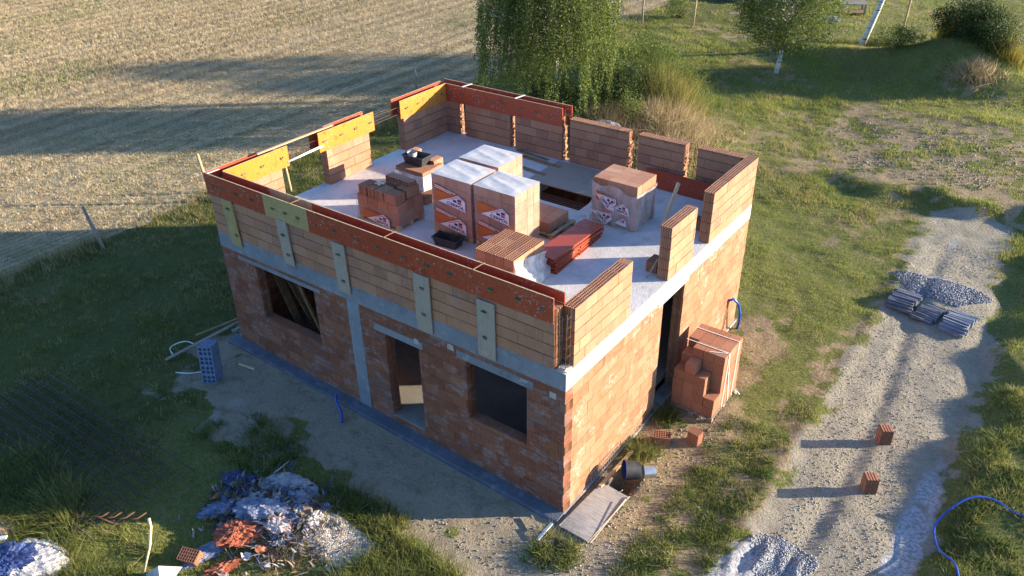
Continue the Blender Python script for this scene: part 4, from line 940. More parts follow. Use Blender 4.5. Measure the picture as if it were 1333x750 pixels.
# bundles of dark ribbed sheets
def bundle(label, x, y, rz, w, l, h, mat):
    o = empty('sheet_bundle', (x, y, gz(x, y)), rz, label=label, cat='bundle of sheets', group='dark ribbed sheet bundles on the track')
    mb = MB(); Mx = WM[o.name] @ Matrix.Rotation(R(0), 4, 'Z')
    n = 11; rs = random.Random(int(x*100))
    for k in range(n):
        v = -l/2+l*k/n; hh = h*(.35+.65*math.sin(math.pi*min(1, (k+.6)/(n*.95)))); a = rs.uniform(-.035, .035)
        mb.box(-w/2+a, w/2+a, v, v+l/n*.62, 0, hh, M=Mx, jit=.02)
        mb.box(-w/2+a+.02, w/2+a-.02, v+l/n*.6, v+l/n*1.0, 0, hh-.035, M=Mx, jit=.006)
    mb.build('sheets', M[mat], o)
    mb = MB()
    for s in (-.3, .3): mb.box(s*w, s*w+.02, -l/2-.01, l/2*.7, .03, h+.012, M=Mx)
    return o
bundle('dark ribbed sheet bundle, leftmost of three on the track', 3.48, 11.98, R(-4), .66, 1.15, .22, 'slate')
bundle('worn dark ribbed sheet bundle, middle of three on the track', 4.22, 11.75, R(-15), .56, 1.05, .15, 'slate')
bundle('lighter grey ribbed sheet bundle, rightmost of three on the track', 4.93, 11.62, R(-9), .64, 1.25, .20, 'slate_light')
# coarse gravel behind them and chalk lumps in front (stones as stuff)
def stones(name, cx, cy, rx, ry, n, s0, s1, cols, seed):
    r = np.random.default_rng(seed); a = r.uniform(0, 2*np.pi, n); q = np.sqrt(r.uniform(0, 1, n)); x = cx+rx*q*np.cos(a)*(1+.25*np.sin(3*a)); y = cy+ry*q*np.sin(a)*(1+.2*np.cos(2*a))
    s = r.uniform(s0, s1, n)**1.0; z = H(x, y)+s*.2
    base = np.array([(1, 0, 0), (-1, 0, 0), (0, 1, 0), (0, -1, 0), (0, 0, .8), (0, 0, -.8)]); F = np.array([(0, 2, 4), (2, 1, 4), (1, 3, 4), (3, 0, 4), (2, 0, 5), (1, 2, 5), (3, 1, 5), (0, 3, 5)])
    V = base[None]*s[:, None, None]*r.uniform(.5, 1.2, (n, 6, 1)); th = r.uniform(0, 6.28, n); c_, s_ = np.cos(th)[:, None], np.sin(th)[:, None]
    V = np.stack([V[..., 0]*c_-V[..., 1]*s_, V[..., 0]*s_+V[..., 1]*c_, V[..., 2]], -1)+np.stack([x, y, z], -1)[:, None]
    Fa = (F[None]+6*np.arange(n)[:, None, None]).reshape(-1, 3); C = np.repeat(pal(r.uniform(0, 1, n), *cols), 6, 0)
    return tag(link(name, npmesh(name, V.reshape(-1, 3), Fa, C), M['straw']), kind='stuff')
stones('gravel', 4.15, 13.1, 1.15, .85, 4200, .012, .042, [(.10, .11, .14), (.20, .22, .26), (.38, .40, .44)], 5)
stones('gravel', -3.05, -3.15, .75, .55, 7500, .010, .026, [(.46, .42, .38), (.66, .63, .59), (.80, .78, .75)], 6)
stones('gravel', 3.9, 1.35, .55, .7, 2600, .009, .03, [(.18, .195, .23), (.30, .32, .36), (.46, .48, .52)], 7)
stones('gravel', 4.5, 8.5, 1.5, 10.0, 5200, .007, .024, [(.20, .18, .145), (.34, .30, .24), (.48, .45, .38)], 8)
stones('gravel', 1.2, 1.5, 1.3, 3.6, 1500, .007, .03, [(.22, .18, .13), (.36, .31, .24), (.5, .45, .38)], 9)
stones('gravel', -3.5, -1.2, 5.5, .9, 900, .008, .03, [(.2, .18, .15), (.36, .33, .28)], 10)
stones('gravel', 1.6, 23, 4., 3.6, 900, .02, .06, [(.22, .18, .13), (.40, .34, .26)], 12)

# ------------------------------------------------------------------ left of the house
t_ = empty('chimney_blocks', (-9.0, -1.5, gz(-9, -1.5)), R(30), label='stack of blue grey hollow chimney blocks standing near the left corner of the house', cat='block stack')
mb = MB(); Mx = WM[t_.name] @ Matrix.Rotation(R(-8), 4, 'X')
for k in range(4):
    z = k*.245; mb.box(-.17, .17, -.12, .19, z, z+.24, M=Mx)
    for u in (-.17, -.06, .05, .145): mb.box(u, u+.025, -.19, -.12, z, z+.24, M=Mx)
    for zz in (z, z+.11, z+.215): mb.box(-.169, .169, -.188, -.12, zz, zz+.025, M=Mx)
mb.build('blocks', M['blue_block'], t_)
for i, (a, b_, w, lb) in enumerate((((-10.5, -1.75), (-10.35, .75), .09, 'long pale plank lying on the grass left of the house'), ((-10.2, .0), (-9.95, 1.3), .12, 'short grey plank lying against the left corner of the house'), ((-10.75, -.7), (-10.2, 1.2), .05, 'thin dark lath beside the long pale plank'))):
    mb = MB(); mb.bar((*a, gz(*a)+.10+.03*i), (*b_, gz(*b_)+.16+.05*i), w, .03); mb.build('plank', M[('timber_old', 'timber_old', 'timber_dark')[i]], None, (*a, gz(*a)), label=lb, cat='plank')
mb = MB(); mb.bar((-10.25, 1.2, .02), (-10.0, 1.5, .18), .12, .03); mb.build('white_board', M['white_metal'], None, (-10.2, 1.3, 0), label='small white board end beside the left wall of the house', cat='board')
hose('white_cable', [(-10.35, -.9, .05), (-10.75, -1.0, .12), (-10.9, -1.35, .08), (-10.6, -1.5, .04)], .013, 'white cable arc on the grass beside the long pale plank', 'white_metal')
hose('cable_end', [(-9.9, -1.9, .03), (-9.6, -1.75, .06), (-9.4, -1.5, .03)], .012, 'short pale cable curve in front of the blue grey blocks', 'white_metal')
mb = MB(); mb.bar((-9.0, -.75, gz(-9, -.75)+.03), (-8.55, -.65, gz(-8.5, -.6)+.03), .06, .02); mb.build('small_lath', M['timber_pale'], None, (-9, -.7, -.1), label='small pale lath on the ground between the blocks and the ledge', cat='lath')
# reinforcement mats
t_ = empty('rebar_mats', (-9.5, -5.2, gz(-9.5, -5.2)), R(1), label='rusty steel reinforcement mats lying in the shaded grass in the lower left corner', cat='steel mats')
mb = MB()
for lay, (dx, dy, dz) in enumerate(((0, 0, .10), (.35, .3, .13))):
    for k in range(10):
        y = -6.25+k*.245+dy; mb.tube([(-12.6+dx, y, dz-.02+gz(-12.6, y)*.5-.02), (-10, y+.03, dz), (-6.9+dx, y, dz-.06)], .011, 5)
    for k in range(24):
        x = -12.5+k*.245+dx; mb.tube([(x, -6.3+dy, dz+.016), (x, -4.0+dy, dz+.016)], .006, 4)
mb.build('bars', M['steel_dark'], t_)
mb = MB()
for k in range(4): mb.tube([(-7.15+.2*k, -5.75+.12*k, .10), (-6.85+.2*k, -5.55+.12*k, .17), (-6.9+.2*k, -5.35+.12*k, .12)], .014, 5)
mb.tube([(-7.3, -5.9, .12), (-6.95, -5.62, .16), (-6.5, -5.5, .12)], .014, 5)
mb.build('bent_ends', M['steel_rust'], t_)
# crumpled bags
def bag(name, label, cat, c, r, mat, seed, sq=(1, 1, .6), n=34, amp=.55, extra=None, rz=0.):
    if c[0] > -6.2 and c[1] < -2 and c[1] > -5.2: r *= .84; c = (c[0]+.16, c[1]-.26, c[2]-.06)
    mb = MB(); vs = []; c = Vector(c); cr, sr = math.cos(rz), math.sin(rz)
    for i in range(n+1):
        th = math.pi*i/n
        for j in range(2*n):
            ph = math.pi*j/n; d = Vector((math.sin(th)*math.cos(ph), math.sin(th)*math.sin(ph), math.cos(th)))
            wr = 1-abs(2*float(vnoise(np.array(d.x*3.3+seed+d.z*2.2), np.array(d.y*3.3-d.z*2.7), seed+9))-1); wr2 = 1-abs(2*float(vnoise(np.array(d.x*7+seed-d.z*5.2), np.array(d.y*7+d.z*5.7), seed+11))-1)
            k = 1-amp*.7+amp*(.42*wr**2+.2*wr2**2)+.6*amp*(float(fbm(np.array(d.x*2.1+seed+d.z), np.array(d.y*2.1+d.z*1.7), seed)))+amp*.9*abs(float(vnoise(np.array(d.x*4+seed+d.z*3), np.array(d.y*4+d.z*5), seed+3))-.5)+amp*.45*abs(float(vnoise(np.array(d.x*11+seed-d.z*7), np.array(d.y*11+d.z*9), seed+5))-.5)
            x, y = d.x*sq[0]*r*k, d.y*sq[1]*r*k; z = d.z*sq[2]*r*k*.75
            z = max(z, -.35*sq[2]*r)
            vs.append((c.x+x*cr-y*sr, c.y+x*sr+y*cr, c.z+z))
    fs = [(i*2*n+j, (i+1)*2*n+j, (i+1)*2*n+(j+1) % (2*n), i*2*n+(j+1) % (2*n)) for i in range(n) for j in range(2*n)]
    mb.add(vs, fs, .5, 0, False); return mb.build(name, M[mat], None, c, label=label, cat=cat)
def _n(d, f, sd): return float(vnoise(np.array(d.x*f+sd+d.z*f*.6), np.array(d.y*f-d.z*f*.8+sd*3), sd))
g3 = lambda x, y, d=0.: (x, y, gz(x, y)+d)
bag('rubbish_bag', 'large grey crumpled sack at the top of the rubbish heap', 'sack', g3(-5.05, -2.55, .12), .42, 'bag_grey', 3, (1.3, .7, .6), rz=.6)
bag('rubbish_bag', 'blue crumpled bag beside the grey sack at the top of the heap', 'bag', g3(-4.55, -2.45, .1), .26, 'bag_blue', 5)
bag('rubbish_bag', 'blue and white bag below the grey sack on the rubbish heap', 'bag', g3(-4.45, -2.75, .14), .28, 'bag_blue', 8, (1, .8, .8))
bag('rubbish_bag', 'small blue bag right of the middle of the rubbish heap', 'bag', g3(-3.95, -2.55, .10), .18, 'bag_blue', 9)
bag('rubbish_bag', 'long pale blue plastic sheet crumpled in the middle of the heap', 'plastic sheet', g3(-4.75, -3.35, .16), .50, 'bag_blue', 12, (1.2, .65, .4), rz=.5)
bag('rubbish_bag', 'pinkish white bag in the centre of the rubbish heap', 'bag', g3(-4.35, -3.35, .08), .34, 'bag_pink', 15, (1.3, .8, .4))
bag('rubbish_bag', 'narrow crumpled white bag in the middle of the heap', 'bag', g3(-4.2, -2.95, .08), .28, 'bag_white', 17, (.6, 1.0, .55))
bag('rubbish_bag', 'white bag touching the pale gravel on the heap', 'bag', g3(-3.85, -2.95, .06), .28, 'bag_white', 18, (.6, 1.1, .5))
bag('rubbish_bag', 'blue plastic sheet along the left edge of the rubbish heap', 'plastic sheet', g3(-5.55, -3.6, .04), .48, 'bag_blue', 19, (1.3, .5, .3), rz=.9)
bag('rubbish_bag', 'navy plastic wrap in the shade at the upper left of the heap', 'plastic sheet', g3(-5.9, -3.0, .03), .48, 'bag_navy', 21, (1.1, .7, .3))
bag('rubbish_bag', 'small white scrap of bag at the left end of the heap', 'bag', g3(-5.2, -3.15, .10), .2, 'bag_white', 24)
bag('orange_netting', 'crumpled orange netting spilling down the left of the rubbish heap', 'netting', g3(-4.75, -3.85, .10), .46, 'net_orange', 26, (.75, 1.1, .42), rz=-.45, amp=.8)
bag('orange_netting', 'brownish red strip of netting below the orange netting', 'netting', g3(-4.45, -4.6, .05), .34, 'net_orange', 28, (.5, 1.2, .35), rz=-.3, amp=.8)
bag('blue_sheet', 'blue plastic strip along the bottom left of the netting', 'plastic sheet', g3(-5.0, -4.5, .05), .42, 'bag_blue', 29, (.5, 1.3, .25), rz=-.2)
# cluttered hay and twigs over the heap
r = np.random.default_rng(88); n = 900; x = r.normal(-3.95, .55, n); y = r.normal(-3.65, .38, n)
blade_obj('hay', [blades(x, y, 5, .07, .10+0*x, .012, pal(r.uniform(0, 1, n), (.16, .09, .045), (.36, .25, .12), (.46, .36, .20)), 1.6, 89)], M['straw'], kind='stuff')
n = 520; x = r.normal(-4.45, .7, n); y = r.normal(-3.5, .42, n)
blade_obj('rubbish_scraps', [blades(x, y, 3, .05, .16+0*x, .07, pal(r.uniform(0, 1, n), (.05, .04, .035), (.10, .14, .30), (.16, .09, .05), (.42, .40, .38), (.30, .18, .10), (.5, .48, .5)), 1.3, 91), blades(r.normal(-4.1, .8, 500), r.normal(-3.3, .5, 500), 4, .06, .12, .02, pal(r.uniform(0, 1, 500), (.08, .05, .03), (.25, .17, .09)), 1.6, 92)], M['straw'], kind='stuff')
VV = []; FF = []; CC = []; g = 7
for k in range(170):
    cx, cy = r.normal(-4.65, .55), r.normal(-3.5, .42); sz = r.uniform(.04, .12); c_ = [(.13, .16, .25), (.38, .37, .37), (.27, .26, .26), (.05, .055, .07), (.36, .13, .07), (.26, .19, .14), (.42, .40, .38), (.11, .09, .07)][r.integers(8)]
    th = r.uniform(0, 6.28); tx, ty = r.normal(0, .25, 2); z0 = gz(cx, cy)+r.uniform(.03, .14)
    u, v = np.meshgrid(np.linspace(-1, 1, g), np.linspace(-.7, .7, g), indexing='ij'); u, v = u.ravel(), v.ravel(); q_ = np.sqrt(np.maximum(0, 1-.45*v*v/.49))*(.7+.6*vnoise(u*2+k, v*2, 3)); q2 = np.sqrt(np.maximum(0, 1-.45*u*u))*(.7+.6*vnoise(u*2-k, v*2, 4)); u, v = u*sz*q_, v*sz*q2
    hh = (fbm(u*16+k, v*16, 7)-.45)*sz*2.2; b0 = len(VV)*g*g
    VV.append(np.c_[cx+u*np.cos(th)-v*np.sin(th)+hh*.4, cy+u*np.sin(th)+v*np.cos(th), z0+hh+u*tx+v*ty]); i_, j_ = np.meshgrid(np.arange(g-1), np.arange(g-1), indexing='ij'); q = (i_*g+j_).ravel()+b0
    FF.append(np.c_[q, q+g, q+g+1, q+1]); CC.append(np.tile(np.array(c_)*r.uniform(.7, 1.2), (g*g, 1)))
tag(link('rubbish', npmesh('rubbish', np.concatenate(VV), np.concatenate(FF), np.concatenate(CC)), M['straw']), kind='stuff')
# corner things bottom left
bag('white_big_bag', 'big white woven sack open over dark blue plastic in the lower left corner', 'sack', g3(-7.1, -6.98, .12), .64, 'bag_white', 33, (1.05, .85, .5), rz=.6, amp=.35)
bag('blue_bag', 'dark blue plastic lying inside the open white sack', 'plastic sheet', g3(-7.28, -7.12, .33), .44, 'bag_navy', 34, (1.0, .75, .5), rz=.6, amp=.5)
bag('pink_sack', 'pinkish sack at the left edge beside the white sack', 'sack', g3(-8.45, -7.0, .05), .42, 'bag_pink', 35, (1.2, .8, .55), rz=.3)
mb = MB(); mb.bar((-7.5, -7.2, .62), (-7.28, -7.0, .64), .07, .03); mb.build('white_strip', M['strap'], None, (-7.6, -6.85, .5), label='short white strip lying on the dark blue plastic', cat='strip')
mb = MB(); mb.tube([(-5.35, -5.75, -.2), (-5.38, -5.48, .25), (-5.47, -5.32, .55), (-5.55, -5.28, .68)], [.02, .022, .026, .03], 6); mb.build('bent_pole', M['timber_pale'], None, (-5.35, -5.75, -.2), label='thin pale bent pole sticking up at the bottom edge', cat='pole')
mb = MB(); a = Vector((-4.95, -5.62, .15)); b1 = Vector((-5.30, -5.75, -.2)); c1 = Vector((-4.65, -5.85, -.2)); d1 = Vector((-4.9, -5.25, -.2))
mb.add([a, b1, c1, d1], [(0, 1, 2), (0, 2, 3), (0, 3, 1), (1, 3, 2)], .5); mb.build('foam_wedge', M['bag_white'], None, (-4.95, -5.55, -.2), label='pointed white foam corner at the bottom edge left of the heap', cat='foam piece')
lone_block('hollow_brick', 'half buried red brick in the shade left of the netting', (-4.95, -5.0, -.28), (R(20), 0, R(20)), M['brick_red'])

# ------------------------------------------------------------------ fence posts
def post(label, x, y, h, lx=0, ly=0, r=.045, mat='timber'):
    z = gz(x, y)-.2; mb = MB(); mb.tube([(x, y, z), (x+lx*.5, y+ly*.5, z+h*.5), (x+lx, y+ly, z+h)], [r, r*.95, r*.85], 8); mb.build('fence_post', M[mat], None, (x, y, z), label=label, cat='post', group='fence posts along the field edge')
post('dark weathered fence post at the left beside the shaded stubble', -17.38, .69, 1.6, -.35, -.1, .06, 'timber_old')
post('pale fence post just behind the left end of the front formwork', -17.4, 4.75, 1.9, -.35, 0, .06)
post('pale fence post seen through the gap in the left formwork', -15.9, 6.9, 1.7, -.15, 0, .05)
post('short dark fence post behind the back left corner of the house', -19.9, 18.0, 1.2, 0, 0, .06, 'timber_old')
post('dark fence post beside the tall shrub, nearer the birches', -17.1, 35.0, 2.4, 0, 0, .06, 'timber_old')
post('pale fence post left of the dark post by the shrub', -18.5, 34.6, 2.4, 0, 0, .05)
post('pale fence post standing in the grass left of the round birch', -14.2, 35.8, 2.6, .1, 0, .06)
mb = MB(); mb.tube([(-14.2, 35.8, 1.9), (-8, 47, 1.6)], .006, 4)

# ------------------------------------------------------------------ trees and shrubs
def leafmesh(name, P_, size, cols, seed, mat, parent, asp=.6, droop=0., origin=None):
    r = np.random.default_rng(seed); n = len(P_)
    a = r.normal(0, 1, (n, 3)); 
    if droop: a[:, 2] = -np.abs(a[:, 2])*droop-droop
    a /= np.linalg.norm(a, axis=1)[:, None]
    b_ = r.normal(0, 1, (n, 3)); b_ -= (b_*a).sum(1)[:, None]*a; b_ /= np.linalg.norm(b_, axis=1)[:, None]
    s = (size*r.uniform(.6, 1.25, n))[:, None]; V = np.stack([P_-a*s*.5, P_+b_*s*asp*.5, P_+a*s*.5, P_-b_*s*asp*.5], 1).reshape(-1, 3)
    C = np.repeat(cols, 4, 0); me = npmesh(name, V, np.arange(4*n).reshape(-1, 4), np.clip(C, 0, 1)); return link(name, me, mat, parent, origin)
LEAF = [(.045, .07, .014), (.085, .125, .024), (.14, .18, .036), (.21, .24, .06)]
def clumps(center, rad, nc, per, cr, seed, flat=1., shell=.55):
    r = np.random.default_rng(seed); d = r.normal(0, 1, (nc, 3)); d /= np.linalg.norm(d, axis=1)[:, None]
    q = r.uniform(shell**3, 1, nc)**(1/3); C = np.array(center)+d*q[:, None]*np.array(rad)
    P_ = np.repeat(C, per, 0)+r.normal(0, 1, (nc*per, 3))*np.repeat(cr*r.uniform(.6, 1.4, nc), per)[:, None]*np.array([1, 1, flat])
    t = np.repeat(r.uniform(0, 1, nc), per)*.6+.4*r.uniform(0, 1, nc*per); return P_, t, C
def birch(label, x, y, h, lean, crown_c, crown_r, nc, per, seed, r0=.13, bark='birch', cr=.28, ls=.085, pt=None):
    z = gz(x, y); o = empty('birch_tree', (x, y, z), label=label, cat='tree', group='birch trees beyond the house')
    top = Vector((x+lean[0], y+lean[1], z+h)); base = Vector((x, y, z-.1)); pts = []
    for k in range(9):
        t = k/8; p = base.lerp(top, t); p += Vector((lean[0]*.10*math.sin(t*3), .05*math.sin(t*5), 0)); pts.append(p)
    mb = MB(); mb.tube(pts, [r0*(1-.85*k/8) for k in range(9)], 8)
    C0 = np.array(crown_c); P_, t, C = clumps(C0, crown_r, nc, per, cr, seed)
    for c in C[::3]:
        t0 = min(.95, max(.25, (c[2]-z-.8)/h)); s_ = base.lerp(top, t0)+Vector((lean[0]*.10*math.sin(t0*3), 0, 0)); e_ = Vector(c); mid = (s_+e_)/2+Vector((0, 0, .15)); mb.tube([s_, mid, e_], [r0*.28, r0*.16, .008], 5)
    mb.build('trunk', M[bark], o); leafmesh('crown', P_, ls, pal(t, *LEAF), seed+1, M['foliage'], o)
birch('round crowned birch with a dark leaning trunk standing on the far lawn', -6.9, 29.7, 5.6, (.35, .2), (-6.75, 29.9, 3.35), (2.45, 2.1, 2.4), 330, 140, 101, .12)
birch('leaning white trunked birch at the top right', -4.7, 35.8, 8.6, (1.5, .5), (-3.3, 36.6, 6.6), (2.3, 2.2, 2.6), 200, 110, 111, .17)
birch('small thin birch tied to a stake right of the leaning birch', -3.2, 37.5, 6.4, (.2, .1), (-2.9, 37.7, 4.6), (1.15, 1.1, 1.9), 90, 90, 121, .07)
mb = MB(); z = gz(-3.05, 37.1); mb.tube([(-3.1, 37.1, z-.2), (-3.0, 37.1, z+2.6)], .06, 7); mb.build('tree_stake', M['timber'], None, (-3.1, 37.1, z), label='pale wooden stake supporting the small thin birch', cat='stake')
# the weeping birch behind the house
bx0, by0 = -12.7, 18.3; z = gz(bx0, by0)
o = empty('weeping_birch', (bx0, by0, z), label='large weeping birch with hanging branches directly behind the house', cat='tree')
mb = MB(); mb.tube([(bx0, by0+.6, z-.1), (bx0+.1, by0+.7, z+3), (bx0+.3, by0+.5, z+6), (bx0+.2, by0, z+9.2)], [.2, .15, .10, .03], 9)
r = np.random.default_rng(131); PL = []; TL = []
for k in range(330):
    a = r.uniform(0, 2*np.pi); q = math.sqrt(r.uniform(.04, 1)); R0 = 2.9
    tz = z+9.3-3.2*q**1.6-r.uniform(0, 2.4)*(r.random() < .7); tz = max(tz, z+3.0)
    px, py = bx0+q*R0*math.cos(a)*1.05, by0+q*R0*math.sin(a)*.9
    ln = r.uniform(2.4, 6.6)*(.6+.4*q); ln = min(ln, tz-z-.1-1.0*r.random())
    if k % 2 == 0:
        s0 = Vector((bx0+.1, by0, max(z+1.5, tz-1.2))); mb.tube([s0, (s0+Vector((px, py, tz)))/2+Vector((0, 0, .35)), (px, py, tz)], [.05, .03, .008], 5)
    n = int(ln/.035); t = np.linspace(0, 1, n); sw = r.uniform(-.3, .3, 2); ph = r.uniform(0, 6)
    xs = px+(sw[0]+.22*math.cos(a))*t+.10*np.sin(t*6+ph); ys = py+(sw[1]+.22*math.sin(a))*t+.10*np.cos(t*5+ph); zs_ = tz-ln*t
    for rep in range(3):
        PL.append(np.c_[xs, ys, zs_]+r.normal(0, 1, (n, 3))*np.array([.075, .075, .05])*(1.2-.6*t[:, None])*(.7+.5*(k % 3))); TL.append(np.full(n, r.uniform(0, .8))+r.uniform(0, .2, n))
mb.build('trunk', M['birch'], o)
pc, tc, _c = clumps((bx0, by0, z+4.6), (1.9, 1.7, 3.6), 260, 70, .26, 135); PL.append(pc[pc[:, 2] > z]); TL.append(tc[pc[:, 2] > z]*.6)
P_ = np.concatenate(PL); T_ = np.concatenate(TL)
leafmesh('crown', P_, .085, pal(T_, (.05, .075, .016), (.095, .135, .028), (.16, .20, .045), (.25, .27, .075)), 132, M['foliage'], o, .55, .5)
def shrub(label, x, y, h, rx, ry, nc, per, seed, cols=LEAF, name='shrub', ls=.07, cr=.18, stems=12):
    z = gz(x, y); o = empty(name, (x, y, z), label=label, cat='shrub')
    P_, t, C = clumps((x, y, z+h*.5), (rx, ry, h*.5), nc, per, cr, seed, 1., .3)
    P_ = P_[P_[:, 2] > z]; t = t[:len(P_)]
    mb = MB()
    for c in C[:stems]: mb.tube([(x+random.uniform(-.15, .15), y+random.uniform(-.15, .15), z-.05), ((x+c[0])/2, (y+c[1])/2, (z+c[2])/2+.1), tuple(c)], [.03, .02, .006], 4)
    mb.build('stems', M['bark'], o); leafmesh('foliage', P_, ls, pal(t, *cols), seed+1, M['foliage'], o); return o
def reed_clump(label, x, y, h, rx, ry, n, cols, seed, lean=.35, name='tall_grass', wid=.03, arch=0):
    z = gz(x, y); o = empty(name, (x, y, z), label=label, cat='tall grass')
    r = np.random.default_rng(seed); cx = r.normal(x, rx, n); cy = r.normal(y, ry, n)
    V, C = blades(cx, cy, 7, .10, h*np.exp(-((cx-x)/rx/1.8)**2-((cy-y)/ry/1.8)**2)+.3, wid, pal(r.uniform(0, 1, n), *cols), lean, seed+1)
    link('blades', npmesh('blades', V, np.arange(len(V)).reshape(-1, 3), np.clip(C, 0, 1)), M['grass'], o); return o
REED = [(.08, .12, .025), (.14, .18, .04), (.24, .24, .08), (.34, .28, .13)]
DARK = [(.016, .030, .008), (.03, .055, .014), (.05, .08, .02), (.08, .11, .03)]
DRYC = [(.28, .21, .10), (.42, .33, .18), (.55, .45, .28)]
shrub('dark leafy bush under the weeping birch, behind the back parapet', -10.2, 19.6, 1.9, 1.3, 1.1, 90, 90, 201, DARK)
shrub('dark bush at the foot of the weeping birch trunk', -12.2, 18.0, 1.7, 1.4, .9, 90, 90, 203, DARK)
reed_clump('tall feathery green shrub right of the weeping birch', -9.6, 22.6, 2.4, 1.1, 1.0, 300, [(.07, .11, .025), (.12, .17, .035), (.18, .20, .06)], 205, .35, 'feathery_shrub')
reed_clump('yellowish feathery growth leaning over the straw behind the house', -8.6, 21.4, 1.7, .8, .7, 600, [(.13, .16, .04), (.30, .27, .07), (.34, .27, .13)], 207, .5, 'feathery_shrub')
shrub('bright yellow green young shrub in front of the weeping birch', -11.0, 16.4, 1.5, .35, .35, 26, 60, 209, [(.14, .15, .03), (.25, .24, .05), (.34, .30, .08)])
shrub('small green bush at the field edge near the two posts', -15.9, 37.5, 1.3, .8, .8, 40, 80, 211)
reed_clump('dry straw clump spilling down behind the back parapet', -7.6, 19.6, .75, 1.0, .9, 500, DRYC, 213, 1.3, 'straw_clump')
reed_clump('pale dry grass clump right of the straw behind the house', -6.6, 17.8, .5, .8, 1.2, 260, DRYC, 215, 1.2, 'straw_clump')
reed_clump('dry weeds around the grey stone behind the house', -9.7, 17.6, .8, .9, .7, 260, [(.16, .13, .07), (.34, .27, .15)], 217, .6, 'weeds_clump')
bag('grey_stone', 'large grey stone lying in dry weeds behind the back parapet', 'stone', g3(-9.3, 17.3, .35), .55, 'stone', 41, (1.3, .9, .6), amp=.3)
shrub('dark bush on top of the earth mound at the upper right', .25, 34.3, 1.7, 1.5, 1.2, 130, 100, 221, DARK, ls=.08)
shrub('lower dark bush on the right slope of the earth mound', 1.6, 33.6, 1.3, 1.0, .9, 70, 90, 223, DARK, ls=.08)
reed_clump('windswept dark broom growing from the mound top', .9, 35.0, 2.1, .6, .5, 380, [(.03, .045, .015), (.07, .08, .03)], 225, .45, 'broom_bush')
reed_clump('yellow flowering goldenrod at the right of the mound', 2.4, 33.4, 1.0, .4, .4, 110, [(.16, .16, .04), (.34, .27, .05), (.14, .16, .04)], 227, .4, 'goldenrod')
reed_clump('small yellow flowers above the dark mound bush', -.6, 35.2, 1.6, .3, .3, 110, [(.3, .24, .03), (.5, .38, .05)], 229, .4, 'goldenrod')
shrub('leafy weeds on the left shoulder of the mound', -2.4, 33.6, .9, 1.3, .7, 60, 70, 231)
shrub('dark bush at the right edge of the picture beyond the mound', 4.6, 37.6, 1.5, 1.6, 1.3, 90, 90, 233, DARK)
reed_clump('weeds around the two birch stems', -3.8, 36.4, .6, 1.5, .4, 260, REED, 235, .5, 'weeds_clump')
reed_clump('dry root tangle at the foot of the mound', 1.3, 31.6, .5, .5, .3, 120, DRYC, 237, 1.0, 'dry_roots')
shrub('leafy olive bush between the weeping birch and the feathery shrub', -10.6, 21.6, 2.6, 1.0, 1.0, 90, 90, 241)
shrub('young sapling with light leaves standing in the straw behind the house', -8.8, 18.6, 1.5, .5, .5, 30, 60, 243)
shrub('broad green bush behind the feathery shrub, beside the weeping birch', -10.4, 23.4, 2.9, 1.3, 1.1, 130, 80, 261)
shrub('lower green bush at the right of the feathery shrub', -8.6, 22.8, 1.9, 1.0, .9, 80, 80, 263)
shrub('olive bush at the foot of the feathery shrub, above the straw', -9.1, 20.9, 1.4, .9, .7, 60, 80, 265)
# leafy weeds in the foreground
WEED = [(.05, .085, .018), (.10, .14, .035), (.19, .21, .055), (.30, .27, .09)]
def weeds(x0, x1, y0, y1, n, seed, h=.35):
    r = np.random.default_rng(seed); x = r.uniform(x0, x1, n); y = r.uniform(y0, y1, n); k = fbm(x*1.4, y*1.4, seed) > .40; x, y = x[k], y[k]
    t = r.uniform(0, 1, len(x)); return blades(x, y, 22, .07, h*(.5+fbm(x*1.7, y*1.7, seed+4)), .02, pal(t, *WEED), 1.0, seed+2, .3)
blade_obj('weeds', [weeds(-10.2, -5.6, -8.0, -5.35, 1500, 301, .42), weeds(-2.3, -.6, -4.4, -2.35, 460, 303, .34), weeds(.0, .9, -1.4, -.55, 60, 305, .22), weeds(6.3, 9, -1, 9, 1300, 307, .17), weeds(.15, .7, 1.9, 2.8, 40, 309, .25), weeds(-4.2, -2.3, -2.6, -1.9, 130, 321, .22), weeds(-7.8, -5.4, -3.0, -1.7, 160, 323, .2), weeds(1.5, 3.0, -2, 4.8, 420, 311, .14), weeds(.1, .6, 3.5, 4.1, 24, 313, .3)], M['grass'], kind='stuff')

# ------------------------------------------------------------------ things on the far lawn
t_ = empty('picnic_table', (-7.6, 44.2, gz(-7.6, 44.2)), R(25), label='low grey slatted wooden table on the lawn behind the birches', cat='table')
Mx = WM[t_.name]; mb = MB()
for k in range(6): mb.box(-.8, .8, -.55+k*.19, -.55+k*.19+.16, .62, .66, M=Mx)
mb.build('table_top', M['timber_old'], t_)
for sx in (-.7, .62):
    for sy in (-.5, .42): mb = MB(); mb.box(sx, sx+.09, sy, sy+.09, 0, .62, M=Mx); mb.build('leg', M['timber_old'], t_)
mb = MB(); mb.box(-.7, .7, -.48, .48, .1, .14, M=Mx); mb.build('lower_shelf', M['timber_dark'], t_)
bag('grey_stone', 'pale stone on the lawn below the slatted table', 'stone', g3(-8.0, 41.2, .15), .45, 'stone', 43, (1.2, .8, .6))
t_ = empty('trailer', (-9.3, 46.6, gz(-9.3, 46.6)), R(20), label='small blue grey trailer parked at the top edge of the lawn', cat='trailer'); Mx = WM[t_.name]
mb = MB(); mb.box(-1.1, 1.1, -.6, .6, .45, .52, M=Mx)
for a in ((-1.1, 1.1, -.6, -.56), (-1.1, 1.1, .56, .6), (-1.1, -1.06, -.559, .559), (1.06, 1.1, -.559, .559)): mb.box(*a, .521, .85, M=Mx)
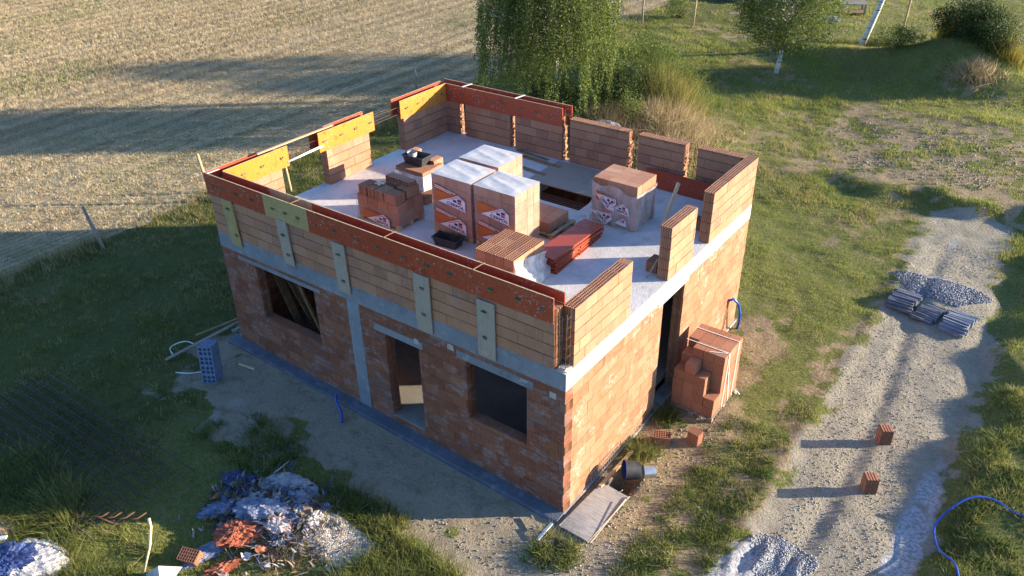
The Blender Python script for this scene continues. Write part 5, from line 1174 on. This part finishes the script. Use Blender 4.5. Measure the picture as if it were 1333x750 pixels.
mb.bar(Mx @ Vector((1.1, 0, .48)), Mx @ Vector((2.0, 0, .42)), .07, .07); mb.build('box_body', M['bag_grey'], t_)
for s in (-.68, .68): mb = MB(); mb.tube([Mx @ Vector((0, s-.07, .3)), Mx @ Vector((0, s+.07, .3))], .3, 16); mb.build('wheel', M['black_plastic'], t_)
t_ = empty('timber_pile', (-15.6, 43.6, gz(-15.6, 43.6)), R(10), label='low pile of old boards at the top edge left of the round birch', cat='pile of boards'); Mx = WM[t_.name]; mb = MB()
for k in range(9): mb.box(-1.3, 1.3, -.6+.28*(k % 4), -.36+.28*(k % 4), .12*(k//4)+.02, .12*(k//4)+.06, M=Mx, jit=.03)
mb.build('boards', M['timber_old'], t_)

# ------------------------------------------------------------------ light
AZ, EL = R(38.3), R(12.2)
sd = Vector((math.cos(AZ)*math.cos(EL), math.sin(AZ)*math.cos(EL), math.sin(EL)))
sun = bpy.data.lights.new('sun', 'SUN'); sun.energy = 5.0; sun.angle = R(.53); sun.color = (1, .85, .64)
so = bpy.data.objects.new('sun', sun); scn.collection.objects.link(so); so.rotation_euler = sd.to_track_quat('Z', 'Y').to_euler()
w = bpy.data.worlds.new('World'); scn.world = w; w.use_nodes = True; nt = w.node_tree
sky = nt.nodes.new('ShaderNodeTexSky'); sky.sky_type = 'NISHITA'; sky.sun_disc = False
sky.sun_elevation = EL; sky.sun_rotation = math.pi/2-AZ; sky.altitude = 200; sky.air_density = 1.0; sky.dust_density = .6; sky.ozone_density = 3.0
bg = nt.nodes['Background']; tn = nt.nodes.new('ShaderNodeMix'); tn.data_type = 'RGBA'; tn.blend_type = 'MULTIPLY'; tn.inputs[0].default_value = 1; tn.inputs[7].default_value = (.86, .97, 1.14, 1)
nt.links.new(sky.outputs[0], tn.inputs[6]); nt.links.new(tn.outputs[2], bg.inputs[0]); bg.inputs[1].default_value = .112
vs_ = scn.view_settings; vs_.view_transform = 'Standard'; vs_.look = 'None'; vs_.gamma = 1; vs_.use_curve_mapping = False; vs_.exposure = 1.75
scn.render.engine = 'CYCLES'; scn.cycles.max_bounces = 6; scn.cycles.transparent_max_bounces = 12; scn.cycles.diffuse_bounces = 3
scn.cycles.use_denoising = True
